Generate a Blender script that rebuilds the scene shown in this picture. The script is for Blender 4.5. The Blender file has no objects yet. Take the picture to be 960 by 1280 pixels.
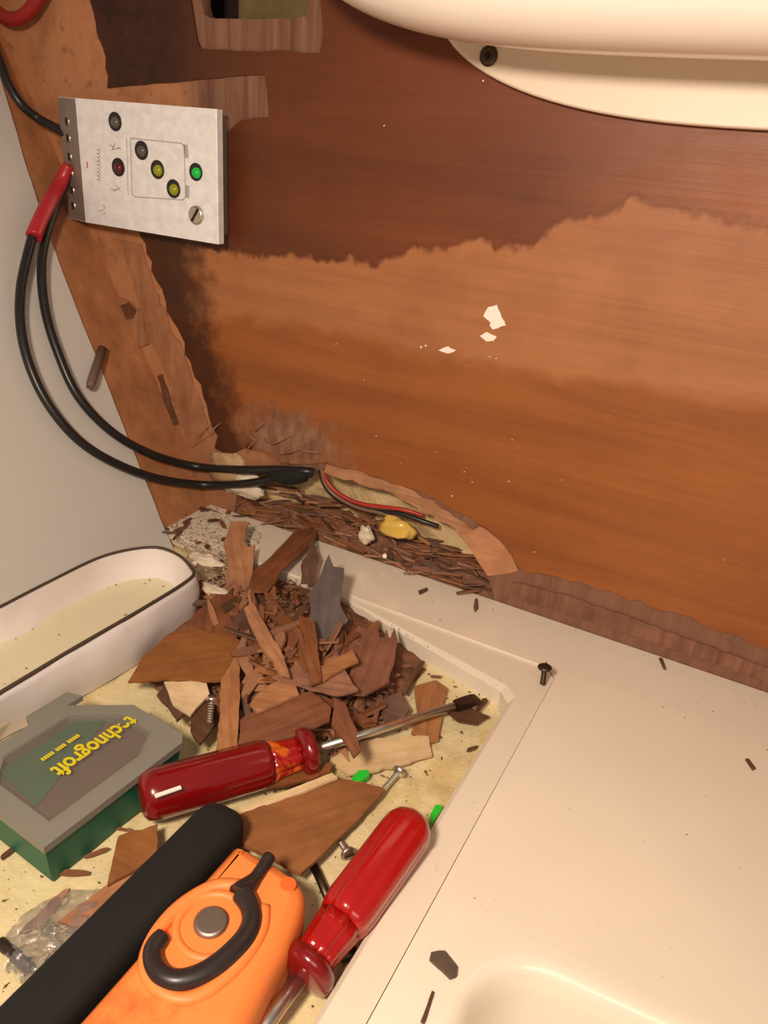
import bpy, math, random
from mathutils import Vector, Matrix, noise
from mathutils.geometry import tessellate_polygon
rnd = random.Random(7)
SC = bpy.context.scene
COL = SC.collection

# ------------------------------------------------------------------ camera
F = 960.0
AX = Vector((2121, 653, -960)).normalized()
AY = Vector((563, -417, 960)); AY = (AY - AX * AX.dot(AY)).normalized()
AZ = AX.cross(AY)
if AZ.y > 0: AZ = -AZ
R3 = Matrix((AX, AY, AZ))                      # camera (right, down, forward) -> room
DIST = 0.42
_b = R3 @ Vector((600 - 480, 744 - 640, F))
CAM = -_b * (DIST / _b.y)
cd = bpy.data.cameras.new('camera'); cam = bpy.data.objects.new('camera', cd); COL.objects.link(cam)
cd.sensor_fit = 'HORIZONTAL'; cd.sensor_width = 36; cd.lens = 36 * F / 960; cd.clip_start = 0.01
c0, c1, c2 = R3.col[0], R3.col[1], R3.col[2]
M = Matrix((c0, -c1, -c2)).transposed().to_4x4(); M.translation = CAM
cam.matrix_world = M
SC.camera = cam

# ------------------------------------------------------------------ light and exposure
w = bpy.data.worlds.new('world'); SC.world = w; w.use_nodes = True
w.node_tree.nodes['Background'].inputs[0].default_value = (1.0, 0.86, 0.76, 1)
w.node_tree.nodes['Background'].inputs[1].default_value = 0.20
def area(name, loc, target, size, power, color):
    ld = bpy.data.lights.new(name, 'AREA'); ld.shape = 'DISK'; ld.size = size; ld.energy = power; ld.color = color
    o = bpy.data.objects.new(name, ld); COL.objects.link(o); o.location = loc
    o.rotation_euler = (Vector(target) - Vector(loc)).to_track_quat('-Z', 'Y').to_euler()
    return o
area('cabin_lamp', (0.05, -0.52, 0.38), (0.06, -0.10, 0.02), 0.07, 2.6, (1.0, 0.83, 0.68))
area('cabin_lamp_left', (0.35, -0.60, 0.50), (0.0, 0.0, 0.05), 0.30, 0.6, (1.0, 0.88, 0.78))
SC.view_settings.view_transform = 'Standard'; SC.view_settings.look = 'None'
SC.view_settings.exposure = 0.08; SC.view_settings.gamma = 1.0; SC.view_settings.use_curve_mapping = False

# ------------------------------------------------------------------ geometry helpers
def ray(px, py): return R3 @ Vector((px - 480, py - 640, F))
def on_plane(px, py, p, n):
    v = ray(px, py); return CAM + v * ((Vector(p) - CAM).dot(n) / v.dot(n))
UP = Vector((0, 0, 1)); BACK = Vector((0, -1, 0))
def fl(px, py, z=0.0): return on_plane(px, py, (0, 0, z), UP)
def wl(px, py, off=0.0): return on_plane(px, py, (0, -off, 0), BACK)
T = -0.014                                                     # tray floor level
_f = fl(205, 660, 0); _g = wl(0, 100, .02)
LN = Vector((0, 1, 0)).cross(Vector((_g.x - _f.x, 0, _g.z - _f.z))).normalized()
if LN.x < 0: LN = -LN
def lf(px, py, off=0.0): return on_plane(px, py, _f + LN * off, LN)
def near(px, py, o):
    a, b = wl(px, py, o), lf(px, py, o)
    return a if (a - CAM).length < (b - CAM).length else b
def leftx(z): return _f.x + (_g.x - _f.x) * z / (_g.z)

class MB:
    def __init__(s): s.v = []; s.f = []; s.sm = []
    def add(s, verts, faces, smooth=False):
        k = len(s.v); s.v += [Vector(p) for p in verts]; s.f += [tuple(k + i for i in f) for f in faces]; s.sm += [smooth] * len(faces); return s
    def box(s, c, sz, bev=0.0, frame=None):
        c = Vector(c); x, y, z = [q / 2 for q in sz]; b = bev
        fr = frame or Matrix.Identity(3)
        if b <= 0:
            vs = [Vector((i*x, j*y, k*z)) for i in (-1,1) for j in (-1,1) for k in (-1,1)]
            s.add([c + fr @ p for p in vs], [(0,1,3,2),(4,6,7,5),(0,4,5,1),(2,3,7,6),(0,2,6,4),(1,5,7,3)])
        else:
            prof = [(-z, -b), (-z + b*.3, -b*.3), (-z + b, 0), (z - b, 0), (z - b*.3, -b*.3), (z, -b)]
            rings = []
            for zz, o in prof:
                rings.append([c + fr @ Vector((p[0], p[1], zz)) for p in rrect(x + o, y + o, max(b * 1.2 + o, 1e-5), 4)])
            s.loft(rings, True, True, True)
        return s
    def loft(s, rings, closed=True, cap0=True, cap1=True, smooth=True):
        n = len(rings[0]); vs = [p for r in rings for p in r]; fs = []
        for i in range(len(rings) - 1):
            for j in range(n if closed else n - 1):
                a = i*n + j; b = i*n + (j+1) % n
                fs.append((a, b, b + n, a + n))
        k = len(s.v); s.add(vs, fs, smooth)
        if cap0: s.f.append(tuple(k + j for j in reversed(range(n)))); s.sm.append(False)
        if cap1: s.f.append(tuple(k + (len(rings)-1)*n + j for j in range(n))); s.sm.append(False)
        return s
    def tube(s, pts, r, n=10, caps=True, sub=0):
        pts = [Vector(p) for p in pts]
        if sub: pts = smooth_path(pts, sub)
        rr = r if hasattr(r, '__len__') else [r] * len(pts)
        if len(rr) != len(pts):
            m = len(pts) - 1; q = len(rr) - 1
            rr = [rr[int(i*q/m)] + (rr[min(q, int(i*q/m)+1)] - rr[int(i*q/m)]) * (i*q/m - int(i*q/m)) for i in range(m+1)]
        rings = []; t0 = (pts[1] - pts[0]).normalized()
        u = t0.orthogonal().normalized()
        for i, p in enumerate(pts):
            t = (pts[min(i+1, len(pts)-1)] - pts[max(i-1, 0)]).normalized()
            u = (u - t * u.dot(t)).normalized(); v = t.cross(u)
            rings.append([p + (u * math.cos(a) + v * math.sin(a)) * rr[i] for a in [2*math.pi*j/n for j in range(n)]])
        return s.loft(rings, True, caps, caps)
    def lathe(s, p0, axis, prof, n=24, facet=None, smooth=True):
        axis = Vector(axis).normalized(); p0 = Vector(p0); u = axis.orthogonal().normalized()
        if abs(axis.z) < .9: u = UP.cross(axis).normalized()
        v = axis.cross(u); rings = []
        for t, r in prof:
            ring = []
            for j in range(n):
                a = 2*math.pi*j/n; q = r
                if facet and facet[0] <= t <= facet[1]: q = r * (1 - facet[3] * (0.5 + 0.5*math.cos(a * facet[2])) ** facet[4])
                ring.append(p0 + axis * t + (u * math.cos(a) + v * math.sin(a)) * q)
            rings.append(ring)
        return s.loft(rings, True, True, True, smooth)
    def prism(s, pts, n, th, holes=()):
        n = Vector(n).normalized(); loops = [[Vector(p) for p in pts]] + [[Vector(p) for p in h] for h in holes]
        flat = [p for l in loops for p in l]; k = len(flat)
        tris = tessellate_polygon(loops)
        top = []; 
        for t in tris:
            a, b, c = (flat[i] for i in t)
            top.append(t if (b - a).cross(c - a).dot(n) > 0 else (t[0], t[2], t[1]))
        fs = list(top) + [(c + k, b + k, a + k) for a, b, c in top]; o = 0
        for li, l in enumerate(loops):
            m = len(l); area_ = sum(((l[i]).cross(l[(i+1) % m])).dot(n) for i in range(m))
            flip = (area_ > 0) != (li > 0)
            for i in range(m):
                a, b = o + i, o + (i+1) % m
                fs.append((a, a + k, b + k, b) if flip else (b, b + k, a + k, a))
            o += m
        return s.add(flat + [p - n * th for p in flat], fs)
    def mesh(s, name, mat, org):
        me = bpy.data.meshes.new(name); me.from_pydata([tuple(p - org) for p in s.v], [], s.f)
        me.polygons.foreach_set('use_smooth', s.sm); me.update()
        for m in (mat if isinstance(mat, (list, tuple)) else [mat]): me.materials.append(m)
        return me
    def build(s, name, mat, parent=None, kind=None, label=None, org=None):
        if org is None:
            if parent is not None: org = wloc(parent)
            else:
                xs = [p.x for p in s.v]; ys = [p.y for p in s.v]; zs = [p.z for p in s.v]
                org = Vector(((min(xs)+max(xs))/2, (min(ys)+max(ys))/2, min(zs)))
        o = bpy.data.objects.new(name, s.mesh(name, mat, Vector(org))); COL.objects.link(o)
        if parent is not None: o.parent = parent; o.location = Vector(org) - wloc(parent)
        else: o.location = org
        if kind: o['kind'] = kind
        if label: o['label'] = label
        return o
def wloc(o):
    l = Vector(o.location)
    while o.parent: o = o.parent; l += Vector(o.location)
    return l
def rrect(x, y, r, n=5):
    r = min(r, x, y); out = []
    for cx, cy, a0 in ((x-r, y-r, 0), (-x+r, y-r, 90), (-x+r, -y+r, 180), (x-r, -y+r, 270)):
        for i in range(n + 1):
            a = math.radians(a0 + 90*i/n); out.append((cx + r*math.cos(a), cy + r*math.sin(a)))
    return out
def smooth_path(p, sub):
    out = []
    for i in range(len(p) - 1):
        a, b, c, d = p[max(i-1,0)], p[i], p[i+1], p[min(i+2, len(p)-1)]
        for k in range(sub):
            t = k / sub
            out.append(0.5 * ((2*b) + (c - a)*t + (2*a - 5*b + 4*c - d)*t*t + (3*b - a - 3*c + d)*t**3))
    out.append(p[-1]); return out
def smooth2(pts, sub, closed=False):
    q = [Vector((x, y, 0)) for x, y in pts]
    if closed: q = [q[-1]] + q + [q[0], q[1]]
    o = smooth_path(q, sub)
    if closed: o = o[sub:-2*sub] if len(o) > 3*sub else o
    return [(p.x, p.y) for p in o]
def jag(pts, amp, step, closed=True, seed=0, skip=()):
    r = random.Random(seed); out = []; n = len(pts)
    for i in range(n if closed else n - 1):
        a, b = pts[i], pts[(i+1) % n]; L = math.hypot(b[0]-a[0], b[1]-a[1]); out.append(a)
        if i in skip or L < step * 1.4: continue
        k = max(1, int(L / step))
        for j in range(1, k):
            t = (j + r.uniform(-.3, .3)) / k
            e = r.uniform(-amp, amp)
            out.append((a[0] + (b[0]-a[0])*t - (b[1]-a[1])/L*e, a[1] + (b[1]-a[1])*t + (b[0]-a[0])/L*e))
    if not closed: out.append(pts[-1])
    return out
def tag(o, label, cat, group=None, kind=None):
    o['label'] = label
    o['category'] = cat
    if group: o['group'] = group
    if kind: o['kind'] = kind
    return o
def thing(name, label, cat, loc, group=None):
    o = bpy.data.objects.new(name, None); COL.objects.link(o); o.location = loc; o.empty_display_size = .01
    return tag(o, label, cat, group)

# ------------------------------------------------------------------ materials
def lin(c):
    return tuple(((x/255)/12.92 if x <= 10 else (((x/255)+.055)/1.055)**2.4) for x in c) + (1,)
def base_mat(name, rough=.5, **kw):
    m = bpy.data.materials.new(name); m.use_nodes = True; nt = m.node_tree; b = nt.nodes['Principled BSDF']
    b.inputs['Roughness'].default_value = rough
    for k, v in kw.items(): b.inputs[k.replace('_', ' ')].default_value = v
    return m, nt, b
def N(nt, t, **kw):
    n = nt.nodes.new('ShaderNode' + t)
    for k, v in kw.items(): setattr(n, k, v)
    return n
def L(nt, a, b): nt.links.new(a, b)
def coords(nt, scale=(1,1,1), src='Object', rot=(0,0,0)):
    tc = N(nt, 'TexCoord'); mp = N(nt, 'Mapping'); mp.inputs['Scale'].default_value = scale; mp.inputs['Rotation'].default_value = rot
    L(nt, tc.outputs[src], mp.inputs[0]); return mp.outputs[0]
def noise_n(nt, vec, scale, detail=4, rough=.6, dist=0):
    n = N(nt, 'TexNoise'); n.inputs['Scale'].default_value = scale; n.inputs['Detail'].default_value = detail
    n.inputs['Roughness'].default_value = rough; n.inputs['Distortion'].default_value = dist
    L(nt, vec, n.inputs['Vector']); return n.outputs['Fac']
def ramp(nt, fac, stops):
    r = N(nt, 'ValToRGB'); e = r.color_ramp.elements
    while len(e) < len(stops): e.new(.5)
    for i, (p, c) in enumerate(stops): e[i].position = p; e[i].color = c if len(c) == 4 else lin(c)
    L(nt, fac, r.inputs[0]); return r.outputs[0]
def mixc(nt, fac, a, b, mode='MIX'):
    m = N(nt, 'Mix', data_type='RGBA', blend_type=mode)
    for s, v in ((m.inputs[0], fac), (m.inputs[6], a), (m.inputs[7], b)):
        if hasattr(v, 'links') or hasattr(v, 'is_linked'): L(nt, v, s)
        else: s.default_value = v
    return m.outputs[2]
def mth(nt, op, a, b=0, c=0, clamp=False):
    m = N(nt, 'Math', operation=op, use_clamp=clamp)
    for s, v in zip(m.inputs, (a, b, c)):
        if hasattr(v, 'is_linked'): L(nt, v, s)
        else: s.default_value = v
    return m.outputs[0]
def bump(nt, b, h, strength=.3, dist=.001):
    n = N(nt, 'Bump'); n.inputs['Strength'].default_value = strength; n.inputs['Distance'].default_value = dist
    L(nt, h, n.inputs['Height']); L(nt, n.outputs[0], b.inputs['Normal'])
def plain(name, c, rough=.5, var=.12, nscale=60, bmp=.15, bd=.0006, **kw):
    m, nt, b = base_mat(name, rough, **kw); v = coords(nt); f = noise_n(nt, v, nscale)
    lc = lin(c); d = tuple(x * (1 - var) for x in lc[:3]) + (1,); h = tuple(min(1, x * (1 + var)) for x in lc[:3]) + (1,)
    L(nt, ramp(nt, f, [(.3, d), (.7, h)]), b.inputs['Base Color'])
    if bmp: bump(nt, b, noise_n(nt, v, nscale * 3), bmp, bd)
    return m
def wood(name, c1, c2, stretch=(18, 260, 260), rough=.6, rnd_amt=.5, bmp=.4, src='Object'):
    m, nt, b = base_mat(name, rough); v = coords(nt, stretch, src)
    g = noise_n(nt, v, 1.0, 5, .65, .4); blot = noise_n(nt, coords(nt, (1,1,1), src), 45, 3)
    col = ramp(nt, g, [(.3, c1), (.7, c2)])
    dark = tuple(x * .55 for x in lin(c1)[:3]) + (1,)
    col = mixc(nt, mth(nt, 'MULTIPLY_ADD', blot, 1.6, -.62, True), col, dark)
    oi = N(nt, 'ObjectInfo'); hsv = N(nt, 'HueSaturation')
    L(nt, mth(nt, 'MULTIPLY_ADD', oi.outputs['Random'], rnd_amt, 1 - rnd_amt/2), hsv.inputs['Value'])
    L(nt, mth(nt, 'MULTIPLY_ADD', oi.outputs['Random'], -.6*rnd_amt, 1 + .2*rnd_amt), hsv.inputs['Saturation'])
    L(nt, col, hsv.inputs['Color']); L(nt, hsv.outputs[0], b.inputs['Base Color'])
    bump(nt, b, g, bmp, .0008); return m
def metal(name, c, rough=.3, bmp=0):
    m, nt, b = base_mat(name, rough, Metallic=1.0); v = coords(nt)
    L(nt, ramp(nt, noise_n(nt, v, 150), [(.3, tuple(x*.8 for x in lin(c)[:3]) + (1,)), (.7, c)]), b.inputs['Base Color'])
    if bmp: bump(nt, b, noise_n(nt, v, 400), bmp, .0003)
    return m

def curve_of(nt, xin, x0, x1, pts, z0, z1):
    """piecewise curve z(x) through pts as a Float Curve node; returns z in metres"""
    fc = N(nt, 'FloatCurve'); cv = fc.mapping.curves[0]
    P = sorted(((p[0]-x0)/(x1-x0), (p[1]-z0)/(z1-z0)) for p in pts)
    while len(cv.points) < len(P): cv.points.new(.5, .5)
    for q, p in zip(cv.points, P): q.location = (min(1, max(0, p[0])), min(1, max(0, p[1]))); q.handle_type = 'VECTOR'
    fc.mapping.update()
    t = mth(nt, 'DIVIDE', mth(nt, 'SUBTRACT', xin, x0), x1 - x0, 0, True)
    L(nt, t, fc.inputs['Value'])
    return mth(nt, 'MULTIPLY_ADD', fc.outputs[0], z1 - z0, z0)
def wpt(p): q = wl(*p); return (q.x, q.z)

def veneer_material():
    m, nt, b = base_mat('water_stained_mahogany_veneer', .5)
    b.inputs['Specular IOR Level'].default_value = .42
    tc = N(nt, 'TexCoord'); sx = N(nt, 'SeparateXYZ'); L(nt, tc.outputs['Object'], sx.inputs[0]); X, Z = sx.outputs[0], sx.outputs[2]
    rot = (0, math.radians(-4), 0)
    fine = noise_n(nt, coords(nt, (7, 7, 260), rot=rot), 1, 6, .65, .3)
    wide = noise_n(nt, coords(nt, (3, 3, 34), rot=rot), 1, 4, .6, .6)
    blot = noise_n(nt, coords(nt), 11, 5, .65)
    n1 = noise_n(nt, coords(nt), 60, 4, .6); n2 = noise_n(nt, coords(nt, (1,1,.45)), 160, 3, .6)
    # upper tide line with drips, pixel picks on the wall turned into wall metres
    up = [wpt(p) for p in ((240,300),(290,318),(380,322),(470,330),(520,312),(560,312),(600,298),(628,310),(640,312),(672,300),(700,280),(735,268),(760,262),(778,260),(790,248),(800,250),(830,260),(870,262),(900,272),(930,282),(960,288),(1100,300))]
    lo = [wpt(p) for p in ((240,400),(300,396),(400,410),(470,422),(520,440),(600,452),(700,470),(800,480),(900,500),(960,505),(1100,520))]
    x0, x1 = -.30, .26
    zu = curve_of(nt, X, x0, x1, up, .08, .28); zl = curve_of(nt, X, x0, x1, lo, .06, .22)
    jit = mth(nt, 'MULTIPLY_ADD', n1, .016, -.008); jit2 = mth(nt, 'MULTIPLY_ADD', n2, .010, -.005)
    du = mth(nt, 'ADD', mth(nt, 'ADD', mth(nt, 'SUBTRACT', Z, zu), jit), jit2)
    wet = mth(nt, 'MULTIPLY_ADD', du, 300, .5, True)
    rim = mth(nt, 'SUBTRACT', 1, mth(nt, 'MULTIPLY', mth(nt, 'ABSOLUTE', mth(nt, 'SUBTRACT', du, .0015)), 260), 0, True)
    dl = mth(nt, 'ADD', mth(nt, 'SUBTRACT', zl, Z), mth(nt, 'MULTIPLY_ADD', n1, .02, -.01))
    low = mth(nt, 'MULTIPLY_ADD', dl, 110, .5, True)
    haze = ramp(nt, wide, [(.25, (154, 94, 54)), (.75, (176, 116, 72))])
    deep = ramp(nt, wide, [(.25, (132, 72, 30)), (.75, (164, 96, 44))])
    dark = ramp(nt, wide, [(.2, (84, 36, 10)), (.8, (128, 62, 24))])
    col = mixc(nt, low, haze, deep)
    # fades from dark left to lighter right, in the wet zone
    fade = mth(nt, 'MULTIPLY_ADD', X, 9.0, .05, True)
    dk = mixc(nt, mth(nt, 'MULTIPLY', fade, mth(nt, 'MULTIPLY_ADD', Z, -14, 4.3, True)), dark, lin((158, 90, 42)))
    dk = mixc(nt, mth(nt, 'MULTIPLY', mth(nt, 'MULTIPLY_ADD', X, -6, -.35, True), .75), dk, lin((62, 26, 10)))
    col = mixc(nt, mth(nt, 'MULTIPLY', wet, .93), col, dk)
    col = mixc(nt, mth(nt, 'MULTIPLY', rim, .35), col, lin((86, 38, 14)))
    # black rot next to the left corner
    lc = curve_of(nt, Z, 0.0, .34, [(z, x) for x, z in (wpt(p) for p in ((330,600),(325,560),(300,530),(298,480),(278,440),(268,400),(262,360),(262,310),(300,250),(250,160),(240,60),(250,0)))], -.32, -.1)
    rot_ = mth(nt, 'MULTIPLY_ADD', mth(nt, 'ADD', mth(nt, 'SUBTRACT', lc, X), mth(nt, 'MULTIPLY_ADD', n1, .07, -.035)), 34, .32, True)
    col = mixc(nt, mth(nt, 'MULTIPLY', rot_, .9), col, ramp(nt, n1, [(.35, (36, 18, 10)), (.75, (74, 34, 18))]))
    # grey delaminated fibres near the hole
    cx, cz = wpt((365, 552)); d = mth(nt, 'SQRT', mth(nt, 'ADD', mth(nt, 'POWER', mth(nt, 'MULTIPLY', mth(nt, 'SUBTRACT', X, cx), .7), 2), mth(nt, 'POWER', mth(nt, 'MULTIPLY', mth(nt, 'SUBTRACT', Z, cz), 1.4), 2)))
    gz = mth(nt, 'MULTIPLY_ADD', mth(nt, 'ADD', d, mth(nt, 'MULTIPLY_ADD', n1, .05, -.025)), -46, 1.75, True)
    col = mixc(nt, mth(nt, 'MULTIPLY', gz, .85), col, ramp(nt, n2, [(.3, (104, 70, 52)), (.7, (158, 120, 96))]))
    fn = ramp(nt, fine, [(.3, (.72,.72,.72,1)), (.6, (1,1,1,1)), (.8, (1.0,1.0,1.0,1))])
    col = mixc(nt, .42, col, fn, 'MULTIPLY')
    col = mixc(nt, mth(nt, 'MULTIPLY_ADD', blot, 1.5, -.72, True), col, lin((120, 58, 24)))
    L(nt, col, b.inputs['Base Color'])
    L(nt, mth(nt, 'MULTIPLY_ADD', n1, .25, .36), b.inputs['Roughness'])
    bump(nt, b, mth(nt, 'ADD', fine, mth(nt, 'MULTIPLY', gz, n2)), .25, .0006)
    return m

def bare_ply_material():
    """raw ply under the veneer: orange brown on the left strip, greyer elsewhere"""
    m, nt, b = base_mat('bare_weathered_ply', .75)
    tc = N(nt, 'TexCoord'); sx = N(nt, 'SeparateXYZ'); L(nt, tc.outputs['Object'], sx.inputs[0]); X, Z = sx.outputs[0], sx.outputs[2]
    g = noise_n(nt, coords(nt, (160, 60, 9)), 1, 5, .6, .4); blot = noise_n(nt, coords(nt), 26, 5, .65); sp = noise_n(nt, coords(nt), 95, 3, .5)
    strip = ramp(nt, blot, [(.25, (134, 82, 52)), (.5, (184, 124, 82)), (.75, (172, 108, 72))])
    grey = ramp(nt, g, [(.3, (100, 62, 44)), (.7, (142, 100, 76))])
    side = mth(nt, 'MULTIPLY_ADD', mth(nt, 'ADD', X, mth(nt, 'MULTIPLY', Z, .3)), 60, 60 * .160, True)   # left of the old veneer edge
    col = mixc(nt, side, strip, grey)
    col = mixc(nt, mth(nt, 'MULTIPLY_ADD', sp, 5, -3.0, True), col, lin((84, 40, 20)))
    low = mth(nt, 'MULTIPLY_ADD', Z, -16, 1.4, True)
    col = mixc(nt, mth(nt, 'MULTIPLY', mth(nt, 'MULTIPLY', low, blot), 1.0, 0, True), col, lin((128, 84, 62)))
    L(nt, col, b.inputs['Base Color']); bump(nt, b, mth(nt, 'ADD', g, blot), .4, .001)
    return m

M_VEN = veneer_material(); M_PLY = bare_ply_material()
M_WHITE = plain('cream_gelcoat', (236, 222, 200), .3, .03, 14, .0, .0006, Coat_Weight=.8, Coat_Roughness=.06)
M_LINER = plain('white_liner_board', (203, 196, 186), .55, .03, 8, .04)
M_FLANGE = None
def dusty(name, c, dust, amount, scale=70, rough=.5):
    m, nt, b = base_mat(name, rough); v = coords(nt)
    n1 = noise_n(nt, v, scale, 6, .75); n2 = noise_n(nt, v, scale*.18, 3)
    f = mth(nt, 'MULTIPLY_ADD', mth(nt, 'ADD', n1, mth(nt, 'MULTIPLY', n2, .8)), 5, -5.0 + amount, True)
    L(nt, mixc(nt, f, lin(c), lin(dust)), b.inputs['Base Color']); bump(nt, b, n1, .2, .0006); return m
M_FLANGE = dusty('dusty_cream_flange', (228, 213, 190), (160, 142, 120), -.35, 150)
M_TRAY = dusty('yellowed_resin_floor', (224, 206, 158), (204, 180, 124), .5, 60, .22)
for nd in [M_TRAY.node_tree.nodes['Bump']]: nd.inputs['Strength'].default_value = .7; nd.inputs['Distance'].default_value = .002
M_FOAM = plain('cream_insulating_foam', (214, 184, 134), .8, .15, 90, .8, .002)
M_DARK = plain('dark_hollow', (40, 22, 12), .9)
M_CABLE = plain('black_cable_rubber', (30, 27, 25), .35, .1, 60, 0)
M_RED = plain('red_crimp_sleeve', (176, 38, 44), .35)
M_WIRE_RED = plain('red_wire', (170, 44, 30), .4)
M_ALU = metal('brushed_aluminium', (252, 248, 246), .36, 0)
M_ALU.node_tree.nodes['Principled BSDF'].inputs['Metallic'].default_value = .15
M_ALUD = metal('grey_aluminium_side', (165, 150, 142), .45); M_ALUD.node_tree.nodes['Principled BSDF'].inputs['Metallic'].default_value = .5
M_STEEL = metal('steel', (226, 216, 204), .33); M_DSTEEL = metal('dark_steel', (96, 84, 72), .45)
M_INK = plain('grey_print', (176, 168, 162), .6, 0, 50, 0); M_INKR = plain('red_print', (205, 100, 100), .6, 0, 50, 0)
M_SOCK = plain('dark_led_socket', (38, 30, 28), .4)
def led(name, c, e):
    m, nt, b = base_mat(name, .15); b.inputs['Base Color'].default_value = lin(c); b.inputs['Emission Color'].default_value = lin(c); b.inputs['Emission Strength'].default_value = e; return m
M_LEDG = led('green_led', (20, 170, 60), .25); M_LEDY = led('yellow_led', (140, 138, 20), .12); M_LEDR = led('dim_red_led', (96, 30, 34), 0); M_LEDO = led('unlit_led', (92, 84, 74), 0)
M_ACR = plain('red_acetate', (196, 22, 18), .22, .1, 30, .03, Coat_Weight=.6, Transmission_Weight=.35)
M_ACR2 = plain('dark_red_acetate', (146, 14, 18), .2, .1, 30, .03, Coat_Weight=.6, Transmission_Weight=.4)
def _aco():
    m, nt, b = base_mat('amber_streaked_red_acetate', .22, Coat_Weight=.5, Transmission_Weight=.3)
    L(nt, ramp(nt, noise_n(nt, coords(nt, (30, 160, 90)), 1, 2), [(.5, (176, 18, 14)), (.62, (236, 110, 30))]), b.inputs['Base Color']); return m
M_ACO = _aco()
M_ACO_PLAIN = plain('amber_red_acetate', (226, 74, 20), .25, .1, 30, 0, Coat_Weight=.5, Transmission_Weight=.3)
M_ORANGE = dusty('orange_plastic', (246, 136, 66), (206, 96, 40), .1, 34, .5)
M_ORANGE_D = plain('darker_orange_plastic', (222, 104, 40), .55, .1, 40, .1)
M_BLACK = plain('matt_black_rubber', (16, 12, 10), .85, .1, 80, .1)
M_HOOK = plain('charcoal_hook_plastic', (44, 36, 34), .35, .1, 50, 0)
M_RIVET = metal('grey_rivet', (176, 160, 146), .5, .1)
M_GREEN = plain('dark_green_plastic', (2, 94, 68), .5, .08, 30, .03)
M_LID, _nt, _bb = base_mat('frosted_lid', .35, Transmission_Weight=.0, Alpha=.22); _bb.inputs['Base Color'].default_value = lin((140, 132, 122))
_v = coords(_nt); bump(_nt, _bb, noise_n(_nt, _v, 200), .05, .0003)
M_LIDR = plain('frosted_lid_rim', (128, 124, 112), .4, .03, 30, .03)
M_INSIDE = plain('brown_case_liner', (108, 84, 70), .7, .25, 30, .3)
M_YEL = plain('yellow_print', (214, 196, 20), .5, .05, 60, 0)
M_CLOTH = plain('white_vinyl_cloth', (226, 216, 210), .6, .04, 30, .2, .001)
M_CLOTH_IN = dusty('cream_pouch_base', (222, 212, 176), (196, 184, 150), .2, 30, .6)
M_PIPE = plain('dark_grime_piping', (74, 56, 40), .7)
M_W1 = wood('brown_splintered_ply', (122, 74, 46), (172, 112, 74))
M_W2 = wood('tan_splintered_ply', (150, 94, 54), (196, 136, 86), rnd_amt=.25)
M_W3 = wood('dark_rotten_wood', (86, 58, 42), (124, 86, 62))
M_W4 = wood('grey_painted_ply', (88, 76, 74), (112, 98, 94), rnd_amt=.1, bmp=.2)
M_W5 = wood('orange_ply', (132, 80, 38), (160, 102, 52), rnd_amt=.1, bmp=.08)
M_W6 = wood('pale_ply', (216, 182, 132), (236, 208, 164), rnd_amt=.15)
M_W7 = wood('reddish_veneer', (112, 66, 42), (156, 98, 66), rnd_amt=.25)
M_CRUMB = plain('brown_crumbs', (122, 80, 54), .8, .5, 130, .6, .001)
M_DUST = plain('grey_brown_dust', (152, 128, 102), .9, .4, 160, .6, .001)
M_DUSTP = plain('pale_dust', (186, 162, 132), .9, .3, 160, .6, .001)
M_PAINT_GLINT = plain('white_paint_and_glint', (246, 232, 216), .6, .04, 60, .1)  # flecks and beads, and the painted glint on the screwdriver mark
M_SEAL = plain('white_sealant', (222, 204, 178), .4, .2, 60, .5, .002)
M_YLUMP = plain('yellow_resin_lump', (224, 182, 84), .22, .12, 60, .3, .001, Coat_Weight=.5)
M_NEON = plain('bright_green_plastic', (40, 200, 50), .4)
M_CLEAR, _n2, _b2 = base_mat('clear_crinkled_plastic', .12, Transmission_Weight=.9, IOR=1.35); _b2.inputs['Base Color'].default_value = (.9, .88, .86, 1)
bump(_n2, _b2, noise_n(_n2, coords(_n2), 160), .5, .002)
M_LAMP = plain('glossy_white_plastic', (244, 230, 216), .25, .02, 10, 0, Coat_Weight=.3)
M_LAMPF = plain('satin_white_flange', (232, 214, 192), .45, .02, 10, 0)

# ------------------------------------------------------------------ the back wall
VT = .0016
def shell(o, name=None):
    o['kind'] = 'structure'; return o
base_hole = jag([(292,646),(296,606),(318,592),(345,586),(385,588),(412,586),(440,592),(470,602),(500,618),(530,636),(560,655),(585,676),(598,694),(604,712),(612,727),(618,748)], 3, 12, closed=False, seed=3)
base_hole += [(618, 753), (292, 642)]
win_hole = smooth2([(252,-60),(252,4),(255,18),(264,23),(320,24),(372,23),(383,19),(386,6),(386,-60)], 1)
ply_out = [Vector((-.48, 0, -.03)), Vector((.75, 0, -.03)), Vector((.75, 0, .62)), Vector((-.48, 0, .62))]
# the rotten hole is open at the bottom, so its outline is part of the board's lower edge
hb = [wl(*p) for p in base_hole[:-2]]
ply_loop = [Vector((-.48,0,-.03)), Vector((hb[0].x,0,-.03))] + hb + [Vector((hb[-1].x,0,-.03)), Vector((.75,0,-.03)), Vector((.75,0,.62)), Vector((-.48,0,.62))]
mb = MB().prism(ply_loop, BACK, .008, [[wl(*p) for p in win_hole]])
wall = shell(mb.build('wall_back', M_PLY, org=Vector((0,0,0)))); wall['label'] = 'water damaged plywood wall with peeling mahogany veneer'
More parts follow.
